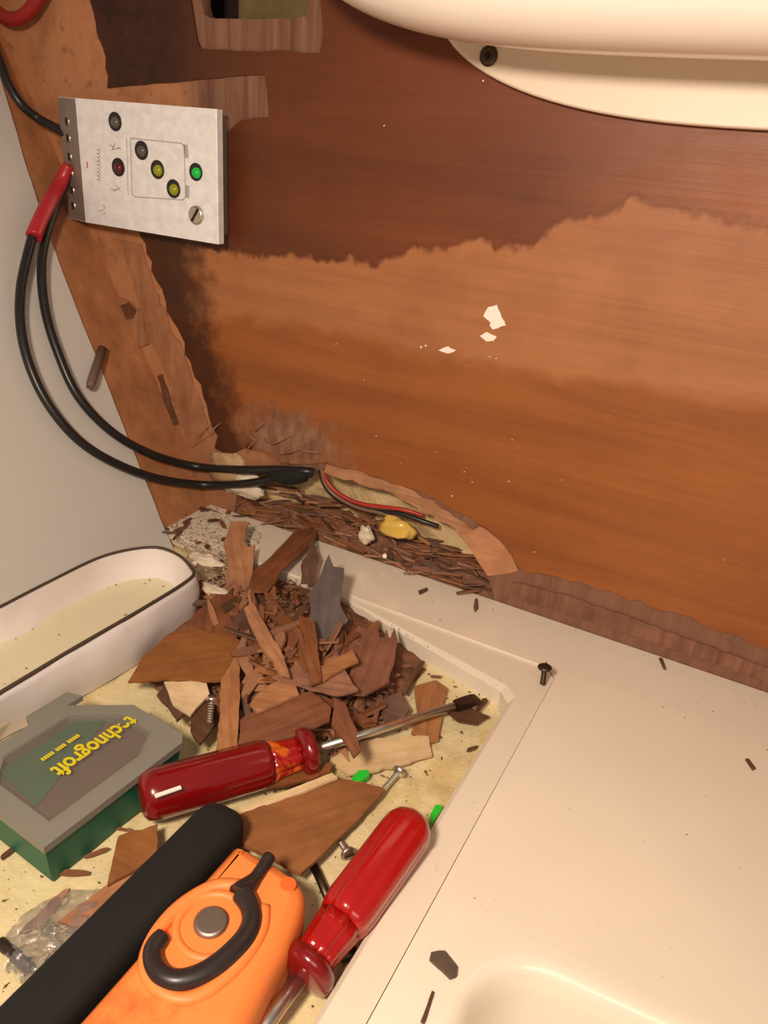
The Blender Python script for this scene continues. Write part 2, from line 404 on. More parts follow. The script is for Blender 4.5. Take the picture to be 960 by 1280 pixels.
# brown veneer, torn at the left corner, round the hole and along the foot
torn = [(268,560),(272,545),(258,505),(238,452),(216,402),(196,352),(182,305),(160,250),(140,180)]
patch = [(150,108)]
ven = jag([(1400,930),(1040,842)], 1, 40, closed=False, seed=1)[:-1] + jag([(1040,842),(960,812),(850,768),(750,738),(700,722),(655,714),(648,708),(640,694),(622,672),(598,655),(560,634),(520,612),(480,598),(455,590),(430,585),(408,578),(385,580),(350,578),(330,566),(305,560),(285,570),(268,560)], 3, 13, closed=False, seed=2)[:-1] \
    + jag(torn, 3.5, 11, closed=False, seed=4)[:-1] + [(140,180),(165,190),(250,200),(272,190),(277,172),(287,162),(300,151),(318,147),(336,146),(334,120),(331,93)] + jag([(331,93),(240,100),(160,107),(134,110)], 1.2, 14, closed=False, seed=5)[1:] \
    + jag([(134,110),(132,72),(121,42),(112,0),(60,-200)], 2.5, 12, closed=False, seed=6)[1:]
vp = [wl(*p, VT) for p in ven]
vp += [Vector((vp[-1].x, -VT, .6)), Vector((.74, -VT, .6)), Vector((.74, -VT, max(.012, vp[0].z)))]
vp[0].x = min(vp[0].x, .73)
vhole = jag([(236,-70),(238,0),(246,50),(250,60),(300,64),(360,63),(400,66),(404,40),(400,0),(398,-70)], 1.5, 14, seed=8)
vn = MB().prism(vp, BACK, VT, [[wl(*p, VT) for p in vhole]])
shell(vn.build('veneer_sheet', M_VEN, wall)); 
# half-torn inner ply sheets
def wall_sheet(name, pts, off, th, mat, seed, amp=2.5, lab=None):
    p = jag(pts, amp, 10, seed=seed)
    o = MB().prism([wl(*q, off) for q in p], BACK, th).build(name, mat, wall)
    if lab: o['label'] = lab
    return o
M_PEEL = wood('torn_ply_fibres', (146, 96, 64), (184, 130, 92), (200, 200, 14), rnd_amt=.15)
M_PEEL2 = wood('orange_torn_ply', (150, 96, 62), (180, 122, 82), (90, 90, 20), rnd_amt=.1)
wall_sheet('torn_ply_sheet', [(150,300),(176,306),(190,352),(210,400),(232,452),(252,505),(262,545),(240,560),(226,520),(208,470),(186,420),(168,360)], .0011, .001, M_PEEL2, 11)
wall_sheet('torn_ply_sheet', [(122,372),(150,372),(178,392),(186,430),(166,440),(150,430),(138,400)], .0018, .0014, M_PEEL, 12, 3)
wall_sheet('torn_ply_sheet', [(590,690),(575,668),(600,658),(622,674),(640,696),(648,714),(610,720),(600,706)], .0012, .001, wood('pinkish_bare_ply', (176, 116, 78), (206, 146, 104), (30, 200, 200), rnd_amt=.05), 13, 1.5)
wall_sheet('torn_ply_sheet', [(405,590),(408,580),(440,586),(480,600),(520,616),(560,640),(590,662),(600,690),(590,686),(560,655),(520,634),(478,612),(440,600)], .0008, .001, M_W2, 14, 3)
wall_sheet('torn_ply_sheet', [(640,728),(700,742),(800,776),(960,836),(1000,852),(1000,868),(900,832),(760,785),(640,745)], .0012, .001, wood('greyish_bare_ply', (110, 66, 46), (150, 102, 78), (200, 200, 12), rnd_amt=.05), 15, 1.0)
M_GOUGE = wood('dark_gouged_ply', (84, 50, 32), (124, 80, 54), (60, 60, 60), rnd_amt=.05)
wall_sheet('gouged_patch', [(120,366),(126,372),(140,396),(154,430),(148,426),(134,402)], .0016, .001, M_GOUGE, 16, 1)
wall_sheet('gouged_patch', [(146,384),(160,378),(170,388),(166,398),(152,400)], .0024, .0008, M_GOUGE, 17, 2)
wall_sheet('gouged_patch', [(196,470),(202,468),(212,500),(222,530),(216,532),(204,500)], .0016, .001, M_GOUGE, 18, 1.5)
# grey-white fibres at the torn corner
for i, (a, b_) in enumerate((((248,548),(262,530)),((262,545),(276,528)),((318,540),(330,528)),((338,556),(362,545)),((350,568),(378,560)),((308,566),(320,550)),((312,538),(322,552)),((372,560),(400,566)),((330,548),(340,560)))):
    p, q = wl(*a, .003), wl(*b_, .004)
    m_ = (p + q) / 2 + Vector((0, -.003, 0))
    MB().tube([p, m_, q], [.0002, .0005, .0002], 5, sub=3).build('lifted_fibre', M_PEEL, wall)
# the hollow behind
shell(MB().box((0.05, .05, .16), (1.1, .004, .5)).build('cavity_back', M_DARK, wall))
fo = MB(); nx, nz = 60, 22
def foam_pt(i, j):
    x = -.26 + .36*i/nx; z = -.02 + .11*j/nz
    return Vector((x, .020 + .012*noise.noise(Vector((x*30, 5, z*30))) + .003*noise.noise(Vector((x*160, 1, z*160))) + .16*max(0,z-.05), z))
fo.add([foam_pt(i, j) for i in range(nx+1) for j in range(nz+1)], [(i*(nz+1)+j, (i+1)*(nz+1)+j, (i+1)*(nz+1)+j+1, i*(nz+1)+j+1) for i in range(nx) for j in range(nz)], True)
shell(fo.build('insulating_foam', M_FOAM, wall))
cf = MB()
shell(MB().box((-.05, .024, -.012), (.42, .05, .016)).build('cavity_floor', M_CRUMB, wall))
yb = MB(); q = wl(345, 0, -.022)
yb.box((q.x, .026, q.z + .03), (.056, .012, .09), .003)
yb.build('yellow_foam_block', plain('olive_foam', (112, 92, 56), .8, .2, 60, .5, .002), wall)
cm = MB(); nx, ny = 70, 16
def cmp_(i, j):
    x = -.235 + .315*i/nx; y = -.0005 + .032*j/ny
    return Vector((x, y, -.003 + .020*min(1, j/ny*1.4)**1.1 + .003*noise.noise(Vector((x*110, y*110, 4))) + .0012*noise.noise(Vector((x*400, y*400, 4)))))
cm.add([cmp_(i, j) for i in range(nx+1) for j in range(ny+1)], [(i*(ny+1)+j, (i+1)*(ny+1)+j, (i+1)*(ny+1)+j+1, i*(ny+1)+j+1) for i in range(nx) for j in range(ny)], True)
tag(cm.build('wood_crumbs', M_CRUMB), 'bank of brown wood crumbs filling the rotten hole in the wall foot', 'wood crumbs', kind='stuff')
# paint flecks and grit stuck on the veneer
flecks = [[(610,384),(621,381),(632,407),(616,412),(612,407),(613,403),(604,395)], [(600,420),(608,415),(621,421),(617,426),(608,427)], [(548,438),(560,433),(570,438),(560,442)]]
for i, fk in enumerate(flecks):
    o = MB().prism([wl(*p, VT + .0006) for p in jag(fk, .8, 5, seed=20+i)], BACK, .0006).build('paint_fleck', M_PAINT_GLINT)
    tag(o, ('largest ragged white paint fleck on the brown veneer', 'small white paint fleck just below the largest fleck', 'white diamond shaped paint fleck left of and below the larger flecks')[i], 'paint fleck')
o = MB()
for (x, y, s) in [(526,434,3),(532,432,3),(604,101,2.5),(480,157,2),(620,448,1.5),(612,446,1.5),(565,620,2),(640,550,1.5),(580,590,1.5),(470,545,1.5),(500,700-120,1),(702,600,1.3),(760,520,1),(905,700,1.2),(668,690,1.5),(455,475,1.2),(590,603,1.2),(420,430,1.2),(545,565,1),(636,602,1.4)]:
    s *= .5
    o.prism([wl(x + s*math.cos(a+rnd.random())*rnd.uniform(.7,1.3), y + s*math.sin(a)*rnd.uniform(.7,1.3), VT + .0005) for a in (0,1,2,3,4,5.2)], BACK, .0005)
tag(o.build('grit', M_PAINT_GLINT), 'tiny pale specks scattered over the brown veneer', 'specks', kind='stuff')

# ------------------------------------------------------------------ left wall and its white liner
def lpt(y, z, off=0.0):
    return Vector((leftx(z), y, z)) + LN * off
m = MB(); m.prism([lpt(.0, -.03), lpt(-.62, -.03), lpt(-.62, .62), lpt(0, .62)], LN, .008)
M_LEFT = wood('orange_side_ply', (156, 100, 62), (190, 128, 84), (60, 60, 12), rnd_amt=0.0)
wall_l = shell(m.build('wall_left', M_LEFT, org=Vector((0,0,0))))
ed = [(207,664),(184,606),(160,548),(138,490),(112,426),(86,360),(60,292),(34,212),(16,150),(0,96),(-30,10)]
ep = [lf(*p, .0025) for p in jag(ed, .5, 20, closed=False, seed=31)]
top = ep[-1]; t2 = lpt(top.y + .02, .6, .0025)
pl = MB().prism(ep + [t2, lpt(-.62, .6, .0025), lpt(-.62, -.02, .0025), lpt(ep[0].y, -.02, .0025)], LN, .0022)
shell(pl.build('liner_board', M_LINER, wall_l))

# ------------------------------------------------------------------ worktop, tray, basin
oc = fl(699, 838, 0); XO = oc.x; YO = -.0500              # outer corner of the flange
X1, Y0, Y1 = .62, -.62, .0
LX = leftx(0) + .001
BX, BY, BR = (.106, .428), (-.2175, -.495), .024
bx_c = Vector(((BX[0]+BX[1])/2, (BY[0]+BY[1])/2, 0)); bw, bh = (BX[1]-BX[0])/2, (BY[1]-BY[0])/2*-1
rotb = Matrix.Rotation(math.radians(4), 3, 'Z')
def bring(off, z, n=10):
    return [bx_c + rotb @ Vector((p[0], p[1], z)) for p in rrect(bw + off, bh + off, max(.004, BR + off*.8), n)]
t = thing('worktop', 'cream white moulded worktop with sunken tray and rounded basin', 'worktop', (.2, -.2, 0))
outer = [Vector((LX, -.0005, 0)), Vector((X1, -.0005, 0)), Vector((X1, Y0, 0)), Vector((XO + .004, Y0, 0)), Vector((XO, YO - .006, 0)), Vector((XO - .006, YO, 0)), Vector((LX, YO + .001, 0))]
# small corner rounding handled by the two chamfer points above
MB().prism(outer, UP, .012, [bring(.012, 0)]).build('slab', M_WHITE, t)
prof = [(.012, 0), (.0065, 0), (.0045, -.0003), (.0025, -.0012), (.0008, -.0034), (-.001, -.012), (-.003, -.03), (-.008, -.06), (-.014, -.075), (-.024, -.084), (-.05, -.086)]
b = MB(); b.loft([list(reversed(bring(o_, z_))) for o_, z_ in prof], True, False, True); b.build('basin', M_WHITE, t)
# flange: a sunken border that slopes to the tray edge
ic = fl(637, 872, -.004); XI, YI = ic.x, ic.y
i_l = fl(490, 786, -.004); i_b = fl(388, 1280, -.004)
sl_t = (i_l.y - ic.y) / (i_l.x - ic.x); sl_r = (i_b.x - ic.x) / (i_b.y - ic.y)
G = .0005
o1 = [Vector((LX, YO - G, -.0015)), Vector((XO - .006, YO - G, -.0015)), Vector((XO - G, YO - .007, -.0015)), Vector((XO + .003, Y0, -.0015))]
i1 = [Vector((LX, ic.y + sl_t*(LX - ic.x), -.0035)), Vector((ic.x - .006, ic.y - .006*sl_t, -.0035)), Vector((ic.x + .001, ic.y - .006, -.0035)), Vector((ic.x + sl_r*(Y0 - ic.y), Y0, -.0035))]
i2 = [Vector((p.x, p.y, T)) for p in i1]
i0 = [a.lerp(b_, .86) + Vector((0, 0, .0016)) for a, b_ in zip(o1, i1)]
g0 = [p - Vector((0, 0, .006)) for p in o1]
def smp(l): 
    out = []
    for a, b_ in zip(l[:-1], l[1:]): out += [a.lerp(b_, k/12) for k in range(12)]
    return out + [l[-1]]
fm = MB(); fm.loft([smp(g0), smp(o1), smp(i0), smp(i1), smp(i2)], False, False, False, False); fm.build('tray_flange', M_FLANGE, t)
tr = MB(); n1_, n2_ = 90, 120
def trp(i, j):
    x = LX + (.10 - LX)*i/n1_; y = .0 + (Y0)*j/n2_
    return Vector((x, y, T + .0016*noise.noise(Vector((x*70, y*70, 0))) + .0008*noise.noise(Vector((x*220, y*220, 3)))))
tr.add([trp(i, j) for i in range(n1_+1) for j in range(n2_+1)], [(i*(n2_+1)+j, i*(n2_+1)+j+1, (i+1)*(n2_+1)+j+1, (i+1)*(n2_+1)+j) for i in range(n1_) for j in range(n2_)], True)
tr.build('tray_floor', M_TRAY, t, label='pale yellow resin floor of the sunken tray')

# ------------------------------------------------------------------ white bulging fitting at the top right
t = thing('wall_fitting', 'large white rounded fitting with screwed flange at top right of wall', 'fitting', (.12, -.002, .30))
def sup(cx, cz, a, b_, n, y, m_=96):
    out = []
    for i in range(m_):
        th = 2*math.pi*i/m_; c, s_ = math.cos(th), math.sin(th)
        out.append(Vector((cx + a*math.copysign(abs(c)**(2/n), c), y, cz + b_*math.copysign(abs(s_)**(2/n), s_))))
    return out
fr = [(1.0, -VT), (1.0, -.006), (.993, -.0075), (.98, -.008)]
FCX, FCZ, FA, FB, FN = .08, .3365, .15, .055, 2.3
MB().loft([sup(FCX, FCZ, FA*k, FB*k, FN, y) for k, y in fr], True, True, True).build('flange_plate', M_LAMPF, t)
BCX, BCZ, BA, BB_, BN = .065, .384, .2, .08, 3.0
br = [(.93, -.008), (.945, -.014), (.975, -.028), (.995, -.038), (1.0, -.046), (.99, -.056), (.955, -.066), (.89, -.073), (.78, -.077), (.5, 0), (.1, 0)]
MB().loft([sup(BCX, BCZ, BA - (1-k)*.12, BB_ - (1-k)*.12 if k > .5 else BB_*k, BN, y) for k, y in br[:-2]] + [sup(BCX, BCZ, BA*.4, BB_*.3, BN, -.0795)], True, True, True).build('bulging_body', M_LAMP, t)
q = wl(611, 70, .008)
h = MB().lathe(q, BACK, [(0, .0048), (.001, .0046), (.0018, .003)], 16).build('screw', M_DSTEEL, t)
MB().lathe(q + Vector((0, -.0016, 0)), BACK, [(0, .0022), (.0009, .0018)], 4).build('screw_recess', M_DARK, h)

# ------------------------------------------------------------------ charge controller
OFF = .020
A = wl(96, 124, OFF); B = wl(271, 135, OFF); C_ = wl(272, 295, OFF); D_ = wl(106, 287, OFF)
bx0, bx1 = (A.x + D_.x)/2, (B.x + C_.x)/2; bz1, bz0 = (A.z + B.z)/2, (C_.z + D_.z)/2
cxm = (bx0 + bx1)/2; wz = bz1 - bz0; wx = bx1 - bx0; zc = (bz0 + bz1)/2
t = thing('charge_controller', 'silver metal charge controller box with round indicator lights on the wall', 'controller', (cxm, 0, bz0))
fx = Matrix(((1,0,0),(0,0,-1),(0,1,0)))       # local z -> room -y
SL = wl(79, 200, OFF - .006).x                # end of the sloped terminal shoulder
cv = MB()
pr = [(SL, -OFF + .0065), (bx0, -OFF), (bx1 - .0006, -OFF), (bx1, -OFF + .0006), (bx1, -OFF + .0055), (SL, -OFF + .0075)]
cv.loft([[Vector((x, y, z)) for x, y in pr] for z in (bz0, bz1)], True, True, True, False)
cv.build('cover', M_ALU, t)
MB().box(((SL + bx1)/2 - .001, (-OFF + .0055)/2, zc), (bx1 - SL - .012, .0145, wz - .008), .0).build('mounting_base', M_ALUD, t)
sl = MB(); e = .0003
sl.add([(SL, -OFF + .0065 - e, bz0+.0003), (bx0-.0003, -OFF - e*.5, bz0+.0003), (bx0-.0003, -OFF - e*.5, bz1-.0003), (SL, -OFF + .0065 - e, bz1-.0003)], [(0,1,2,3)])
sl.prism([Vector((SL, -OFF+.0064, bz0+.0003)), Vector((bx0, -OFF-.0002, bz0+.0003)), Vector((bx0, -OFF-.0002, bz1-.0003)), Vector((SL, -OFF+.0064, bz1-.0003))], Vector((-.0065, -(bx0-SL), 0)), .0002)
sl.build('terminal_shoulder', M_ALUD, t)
for py in (152, 173, 196, 217, 238, 257):
    p = wl(86 + (py-150)*.07, py, OFF - .004)
    s_ = MB().lathe(p + Vector((0, .002, 0)), Vector((-.35, -1, 0)), [(0, .0028), (.0025, .0028), (.0032, .0022)], 12).build('terminal_screw', M_STEEL, t)
    MB().box(p + Vector((-.0008, -.0014, 0)), (.0009, .0012, .0046)).build('slot', M_DARK, s_)
for (px, py, mt, lb) in ((144,152,M_LEDO,'unlit grey light'),(177,188,M_LEDO,'unlit grey light'),(197,212,M_LEDY,'yellow light'),(217,236,M_LEDY,'yellow light'),(148,209,M_LEDR,'dim red light'),(245,215,M_LEDG,'glowing green light')):
    p = wl(px, py, OFF); r_ = .0056 if px != 245 else .0052
    s_ = MB().lathe(p + Vector((0,.0005,0)), BACK, [(0, r_), (.0008, r_), (.0010, r_*.86), (.0008, r_*.8)], 20).build('indicator_light', M_SOCK, t, label=lb)
    MB().lathe(p + Vector((.0010, .0, -.0004)), BACK, [(0, r_*.62), (.0012, r_*.6), (.0026, r_*.42), (.0031, r_*.1)], 16).build('lens', mt, s_)
p = wl(246, 269, OFF)
s_ = MB().lathe(p, BACK, [(0, .0058), (.0014, .0056), (.002, .0046)], 18).build('cover_screw', M_STEEL, t)
MB().box(p + Vector((0, -.0019, 0)), (.0016, .0008, .0095), 0, Matrix.Rotation(math.radians(35), 3, 'Y')).build('slot', M_DARK, s_)
ink = MB()
def wline(mbx, pts, wd, off):
    for a, c in zip(pts[:-1], pts[1:]):
        a, c = wl(*a, off), wl(*c, off); d = (c - a).normalized(); nn = d.cross(BACK)*wd/2
        mbx.prism([a-nn-d*wd/2, c-nn+d*wd/2, c+nn+d*wd/2, a+nn-d*wd/2], BACK, .0001)
e_ = OFF + .0002
wline(ink, [(163,173),(166,173),(226,179),(230,182),(232,246),(228,250),(169,246),(165,243),(163,173)], .0006, e_)
wline(ink, [(158,172),(160,243)], .0004, e_)
for pts in ([(137,181),(142,184)],[(144,179),(140,187),(150,185)],[(146,184),(151,186)],[(139,236),(146,238)],[(145,232),(150,239)],[(142,239),(150,234)],[(129,256),(131,260)],[(124,264),(130,262)],[(128,268),(132,266)]):
    wline(ink, pts, .0006, e_)
wline(ink, [(232,184),(233,194)], .003, e_); wline(ink, [(234,235),(234,244)], .003, e_)
for k in range(9): wline(ink, [(121.5,187+k*4.6),(125,189.5+k*4.6)], .0005, e_); wline(ink, [(125,186+k*4.6),(121.5,188+k*4.6)], .0004, e_)
ink.build('printed_symbols', M_INK, t)
ink = MB(); wline(ink, [(106,202),(107,210)], .0018, e_ - .0004); wline(ink, [(109,203),(109,209)], .001, e_); wline(ink, [(104,163),(105,168)], .001, e_-.001); ink.build('red_mark', M_INKR, t)

# ------------------------------------------------------------------ cables
def cable(name, pxs, r, mat, label, cat='cable', n=10, plane=near, group=None):
    pts = [plane(*p) for p in pxs]
    return tag(MB().tube(pts, r, n, sub=6).build(name, mat), label, cat, group)
O = .007
cable('cable', [(84,222,.016),(74,248,.014),(60,285,.012),(52,330,.010),(56,385,.008),(72,440,.008),(98,496,.008),(140,540,.008),(190,568,.008),(245,583,.008),(300,587,.007),(345,587,.006),(378,589,.004),(392,590,.000)], .0030, M_CABLE, 'inner of the two thick black cables looping from the box to the wall hole')
cable('cable', [(46,278,.016),(36,312,.012),(26,360,.010),(26,410,.009),(38,460,.009),(62,508,.009),(98,550,.009),(142,578,.009),(196,598,.008),(255,606,.008),(310,604,.007),(352,596,.006),(378,592,.004),(390,592,.000)], .0030, M_CABLE, 'outer black cable with a red sleeve, looping from box to wall hole')
cable('crimp_sleeve', [(86,206,.018),(76,228,.017),(62,252,.017),(50,276,.016),(42,296,.015)], [.0034,.0046,.0050,.0048,.0052], M_RED, 'red sleeve on the cable at the lower left of the silver box', 'sleeve', 12)
cable('cable', [(90,172,.012),(70,160,.012),(48,148,.012),(26,130,.012),(10,104,.012),(0,78,.012),(-30,10,.012)], .0030, M_CABLE, 'black cable leaving the box towards the upper left edge')
cable('wire', [(-30,-10,.010),(-5,14,.010),(14,24,.010),(32,18,.010),(48,-2,.010),(60,-30,.010)], .0044, plain('dark_red_sleeve', (150, 26, 24), .5), 'dark red bent wire at the upper left corner', 'wire')
cable('tape_wrap', [(340,592,.006),(356,595,.006),(372,594,.004),(384,592,.000)], [.0044,.0062,.0062,.005], M_BLACK, 'black tape lump where both thick cables enter the hole', 'tape', 12)
cable('wire', [(401,588,-.001),(404,602,-.001),(415,618,-.001),(440,632,-.002),(470,639,-.003),(500,642,-.004),(530,652,-.006),(548,658,-.009)], .0017, M_CABLE, 'thin black wire curving inside the wall hole', 'wire', plane=wl)
cable('wire', [(404,588,.0),(409,602,.0),(422,616,.0),(446,628,-.001),(474,633,-.003),(504,637,-.005),(530,645,-.009)], .0014, M_WIRE_RED, 'thin red wire curving inside the wall hole', 'wire', plane=wl)
cable('wire', [(402,586,.001),(406,604,.001),(420,620,.0),(446,634,-.001),(475,641,-.002),(500,648,-.005)], .0012, plain('brown_wire', (120, 90, 70), .4), 'thin pale brown wire beside the black one in the hole', 'wire', plane=wl)

# ------------------------------------------------------------------ white pouch
t_loc = fl(120, 860, T)
t = thing('fabric_pouch', 'open white fabric pouch with dark piped rim lying by the left wall', 'pouch', t_loc)
ZR = .018
rim_px = [(-70,796),(0,760),(60,729),(130,696),(190,685),(222,694),(240,712),(238,724),(185,758),(90,813),(0,867),(-70,905)]
rimp = []
for i, p in enumerate(rim_px):
    q = fl(*p, ZR)
    mx = leftx(ZR) + .006
    if q.x < mx: q = lf(*p, .008)
    rimp.append(q)
rim = smooth_path([rimp[-1]] + rimp + [rimp[0], rimp[1]], 6)[6:-12]
def resample(loop, n):
    L_ = [0]; m_ = len(loop)
    for i in range(m_): L_.append(L_[-1] + (loop[(i+1) % m_] - loop[i]).length)
    out = []; k = 0
    for j in range(n):
        s_ = L_[-1]*j/n
        while L_[k+1] < s_: k += 1
        out.append(loop[k].lerp(loop[(k+1) % m_], (s_ - L_[k])/max(1e-9, L_[k+1]-L_[k])))
    return out
rim = resample(rim, 90)
cen = sum(rim, Vector())/len(rim)
base_px = [(-70,960),(0,922),(60,893),(150,845),(205,808),(244,774),(254,752),(248,736)]
bo = [fl(*p, T + .001) for p in base_px]
bo_path = smooth_path(bo, 12)
def nearest_drop(p, k):
    # outer wall bulges outwards towards the near side and drops straight at the far side
    return p
nearv = (fl(100, 900, T) - fl(100, 850, T)); nearv.z = 0; nearv.normalize()
outer_b = []
for p in rim:
    # shift the foot of the near half outwards by matching the picked base path
    side = (p - cen).dot(nearv)
    f_ = max(0, min(1, side / .02 + .3))
    tgt = min(bo_path, key=lambda q: (Vector((q.x, q.y, 0)) - Vector((p.x, p.y, 0))).length)
    foot = Vector((p.x, p.y, T + .001)).lerp(Vector((tgt.x, tgt.y, T + .001)), .75*f_)
    if foot.x < leftx(T) + .008: foot.x = leftx(T) + .008
    outer_b.append(foot)
rings = []
for k in range(7):
    s_ = k/6; ring = []
    for a, b_ in zip(rim, outer_b):
        q = a.lerp(b_, s_); out = (q - cen); out.z = 0; out.normalize()
        ring.append(q + out*(.0035*math.sin(math.pi*s_) + .0012*noise.noise(q*70)))
    rings.append(ring)
outer_r = list(reversed(rings))
inner = []
for k in range(7):
    s_ = k/6; ring = []
    for a in rim:
        q = Vector((a.x, a.y, a.z + (T + .0125 - a.z)*s_)); ins = (cen - q); ins.z = 0
        q = q + ins.normalized()*(.0014 + .004*s_**1.5 + .001*noise.noise(q*60))
        ring.append(q)
    inner.append(ring)
MB().loft(outer_r + inner[:1], True, False, False).build('outer_wall', M_CLOTH, t)
MB().loft(inner, True, False, False).build('inner_wall', M_CLOTH, t)
ib = [p + Vector((0, 0, .0004)) for p in inner[-1]]
MB().prism([p + (p - cen)*.01 for p in ib], UP, .002).build('pouch_base', M_CLOTH_IN, t, label='cream base inside the pouch')
MB().tube([p + Vector((0,0,.0006)) for p in rim + rim[:1]], .0010, 6, caps=False).build('piping', M_PIPE, t)

CR = random.Random(4); pm = MB()
for k in range(26):
    i_ = CR.randrange(len(ib)); c_2 = ib[i_].lerp(cen + Vector((0, 0, ib[0].z - cen.z)), CR.random()**2*.8 + .04); c_2.z = ib[0].z + .0004
    s_2 = CR.uniform(.0003, .0011); pm.add([c_2 + Vector((s_2, 0, 0)), c_2 + Vector((0, s_2*.6, 0)), c_2 + Vector((-s_2, 0, 0)), c_2 + Vector((0, -s_2*.6, 0)), c_2 + Vector((0, 0, s_2*.5))], [(0,1,4),(1,2,4),(2,3,4),(3,0,4)])
tag(pm.build('dust', M_W3), 'dark crumbs lying inside the white pouch', 'dust', kind='stuff')

# ------------------------------------------------------------------ green case
ZL = .012
a = fl(55, 1058, ZL); b_ = fl(234, 922, ZL); u = (b_ - a); LEN = u.length; u.normalize(); v = Vector((-u.y, u.x, 0))
k_ = fl(125, 853, ZL); WID = (k_ - a).dot(v)
LEN_L = LEN
t = thing('plastic_case', 'dark green plastic case with frosted lid and yellow lettering', 'case', Vector((a.x, a.y, T)) + u*LEN/2 + v*WID/2)
def cp(x, y, z): return Vector((a.x, a.y, 0)) + u*x + v*y + Vector((0, 0, z))
def oct_(ins, ch):
    if ins > .005:
        x0, x1, y0, y1 = ins, LEN - ins, ins, WID - ins
        return [(x0, y0), (x1 - .012, y0), (x1, y0 + .007), (x1, y1 - ch), (x1 - ch*.8, y1), (x0 + .010, y1), (x0, y1 - .010)]
    x0, x1, y0, y1 = ins, LEN - ins, ins, WID - ins
    return [(x0, y0), (x1 - .004, y0), (x1, y0 + .004), (x1, y1 - ch), (x1 - ch*.8, y1), (x0 + ch*.3, y1), (x0, y1 - ch*.3)]
CH = .026
body = MB(); body.loft([[cp(x, y, z) for x, y in oct_(i_, CH)] for i_, z in ((.0035, T + .0005), (.0025, T + .002), (.0004, ZL - .005), (0, ZL - .004), (.0015, ZL - .0035))], True, True, True, False)
body.build('case_body', M_GREEN, t)
lid = MB(); lid.prism([cp(x, y, ZL) for x, y in oct_(-.0005, CH)], UP, .0035, [[cp(x, y, ZL) for x, y in oct_(.0088, CH*.72)]]); lid.build('lid_rim', M_LIDR, t)
MB().prism([cp(x, y, ZL + .0010) for x, y in oct_(.0083, CH*.72)], UP, .0018).build('lid_window', M_LID, t)
MB().prism([cp(x, y, ZL - .0030) for x, y in oct_(.0093, CH*.72)], UP, .0006).build('case_contents', M_INSIDE, t)
cg = MB(); cg.prism([cp(x, y, ZL - .0022) for x, y in ((.011, WID*.34), (LEN*.5, WID*.50), (LEN*.86, WID*.66), (LEN*.76, WID-.012), (.014, WID-.012))], UP, .0006); cg.build('green_insert', plain('green_insert', (44, 104, 72), .6), t)
tabx = (fl(60, 880, ZL) - a).dot(u)
MB().prism([cp(x, y, ZL - .0006) for x, y in ((tabx - .014, WID - .001), (tabx - .011, WID + .007), (tabx + .011, WID + .007), (tabx + .014, WID - .001))], UP, .003).build('lid_tab', M_LIDR, t)
def text_mesh(txt, size):
    cu = bpy.data.curves.new('t', 'FONT'); cu.body = txt; cu.size = size; cu.extrude = 0; cu.offset = size*.028; cu.space_character = 1.0
    ob = bpy.data.objects.new('t', cu); COL.objects.link(ob); dg = bpy.context.evaluated_depsgraph_get()
    me = bpy.data.meshes.new_from_object(ob.evaluated_get(dg)); vs = [v_.co.copy() for v_ in me.vertices]; fs = [tuple(p.vertices) for p in me.polygons]
    bpy.data.objects.remove(ob); bpy.data.curves.remove(cu); bpy.data.meshes.remove(me)
    return vs, fs
def text_on(txt, p0, p1, z, name, parent, mat, down, hs=1.0):
    """lettering from p0 (start of the word) to p1 along the lid, flat print"""
    vs, fs = text_mesh(txt, 1.0); x0 = min(q.x for q in vs); x1 = max(q.x for q in vs)
    d = (p1 - p0); k = d.length/(x1 - x0); d.normalize(); upv = Vector((-d.y, d.x, 0))
    m_ = MB(); m_.add([Vector((p0.x, p0.y, z)) + d*(q.x - x0)*k + upv*(q.y*k*hs) for q in vs], [tuple(f) for f in fs])
    return m_.build(name, mat, parent)
ZT = ZL + .00125
text_on('technogroft', fl(161, 894, ZT), fl(62, 962, ZT), ZT, 'yellow_lettering', t, M_YEL, None, 1.35)
sm = MB()
p0, p1 = fl(104, 922, ZT), fl(60, 952, ZT)
for k in range(16):
    if k in (5, 10): continue
    q = p0.lerp(p1, k/15); dd = (p1 - p0).normalized(); uu = Vector((-dd.y, dd.x, 0)); q = q - uu*.0040
    sm.prism([q, q + dd*.0009, q + dd*.0009 + uu*.0022, q + uu*.0022], UP, .0001)
sm.build('small_yellow_print', M_YEL, t)

# ------------------------------------------------------------------ screwdrivers
def screwdriver(p_butt, p_col, p_tip, r, label, m_handle, m_neck, flat, tipmat):
    ax = (p_col - p_butt); Lh = ax.length; ax.normalize()
    t = thing('screwdriver', label, 'screwdriver', Vector((p_butt.x, p_butt.y, min(p_butt.z, p_tip.z) - r)))
    if flat:
        pr = [(0, r*.45), (.0006, r*.72), (.0022, r*.9), (.005, r*.98), (.008, r), (Lh*.66, r), (Lh*.69, r*.97), (Lh*.72, r*.9)]
    else:
        pr = [(0, r*.10), (.0006, r*.38), (.002, r*.62), (.0045, r*.84), (.008, r*.97), (.0115, r), (Lh*.60, r), (Lh*.66, r*.95), (Lh*.70, r*.86)]
    e0 = pr[-1]
    MB().lathe(p_butt, ax, pr, 48, (.009, Lh*.7, 6, .10, 3)).build('handle', m_handle, t)
    nk = [(e0[0], e0[1]), (Lh*.76, r*.80), (Lh*.86, r*.72), (Lh*.905, r*.72)]
    MB().lathe(p_butt, ax, nk, 48, (0, 9, 8, .12, 2)).build('neck', m_neck, t)
    cl = [(Lh*.90, r*.70), (Lh*.92, r*.98), (Lh*.95, r*1.04), (Lh*.985, r*.98), (Lh, r*.6), (Lh + .0008, r*.3)]
    MB().lathe(p_butt, ax, cl, 36).build('collar', M_ACR2, t)
    return t, ax, Lh
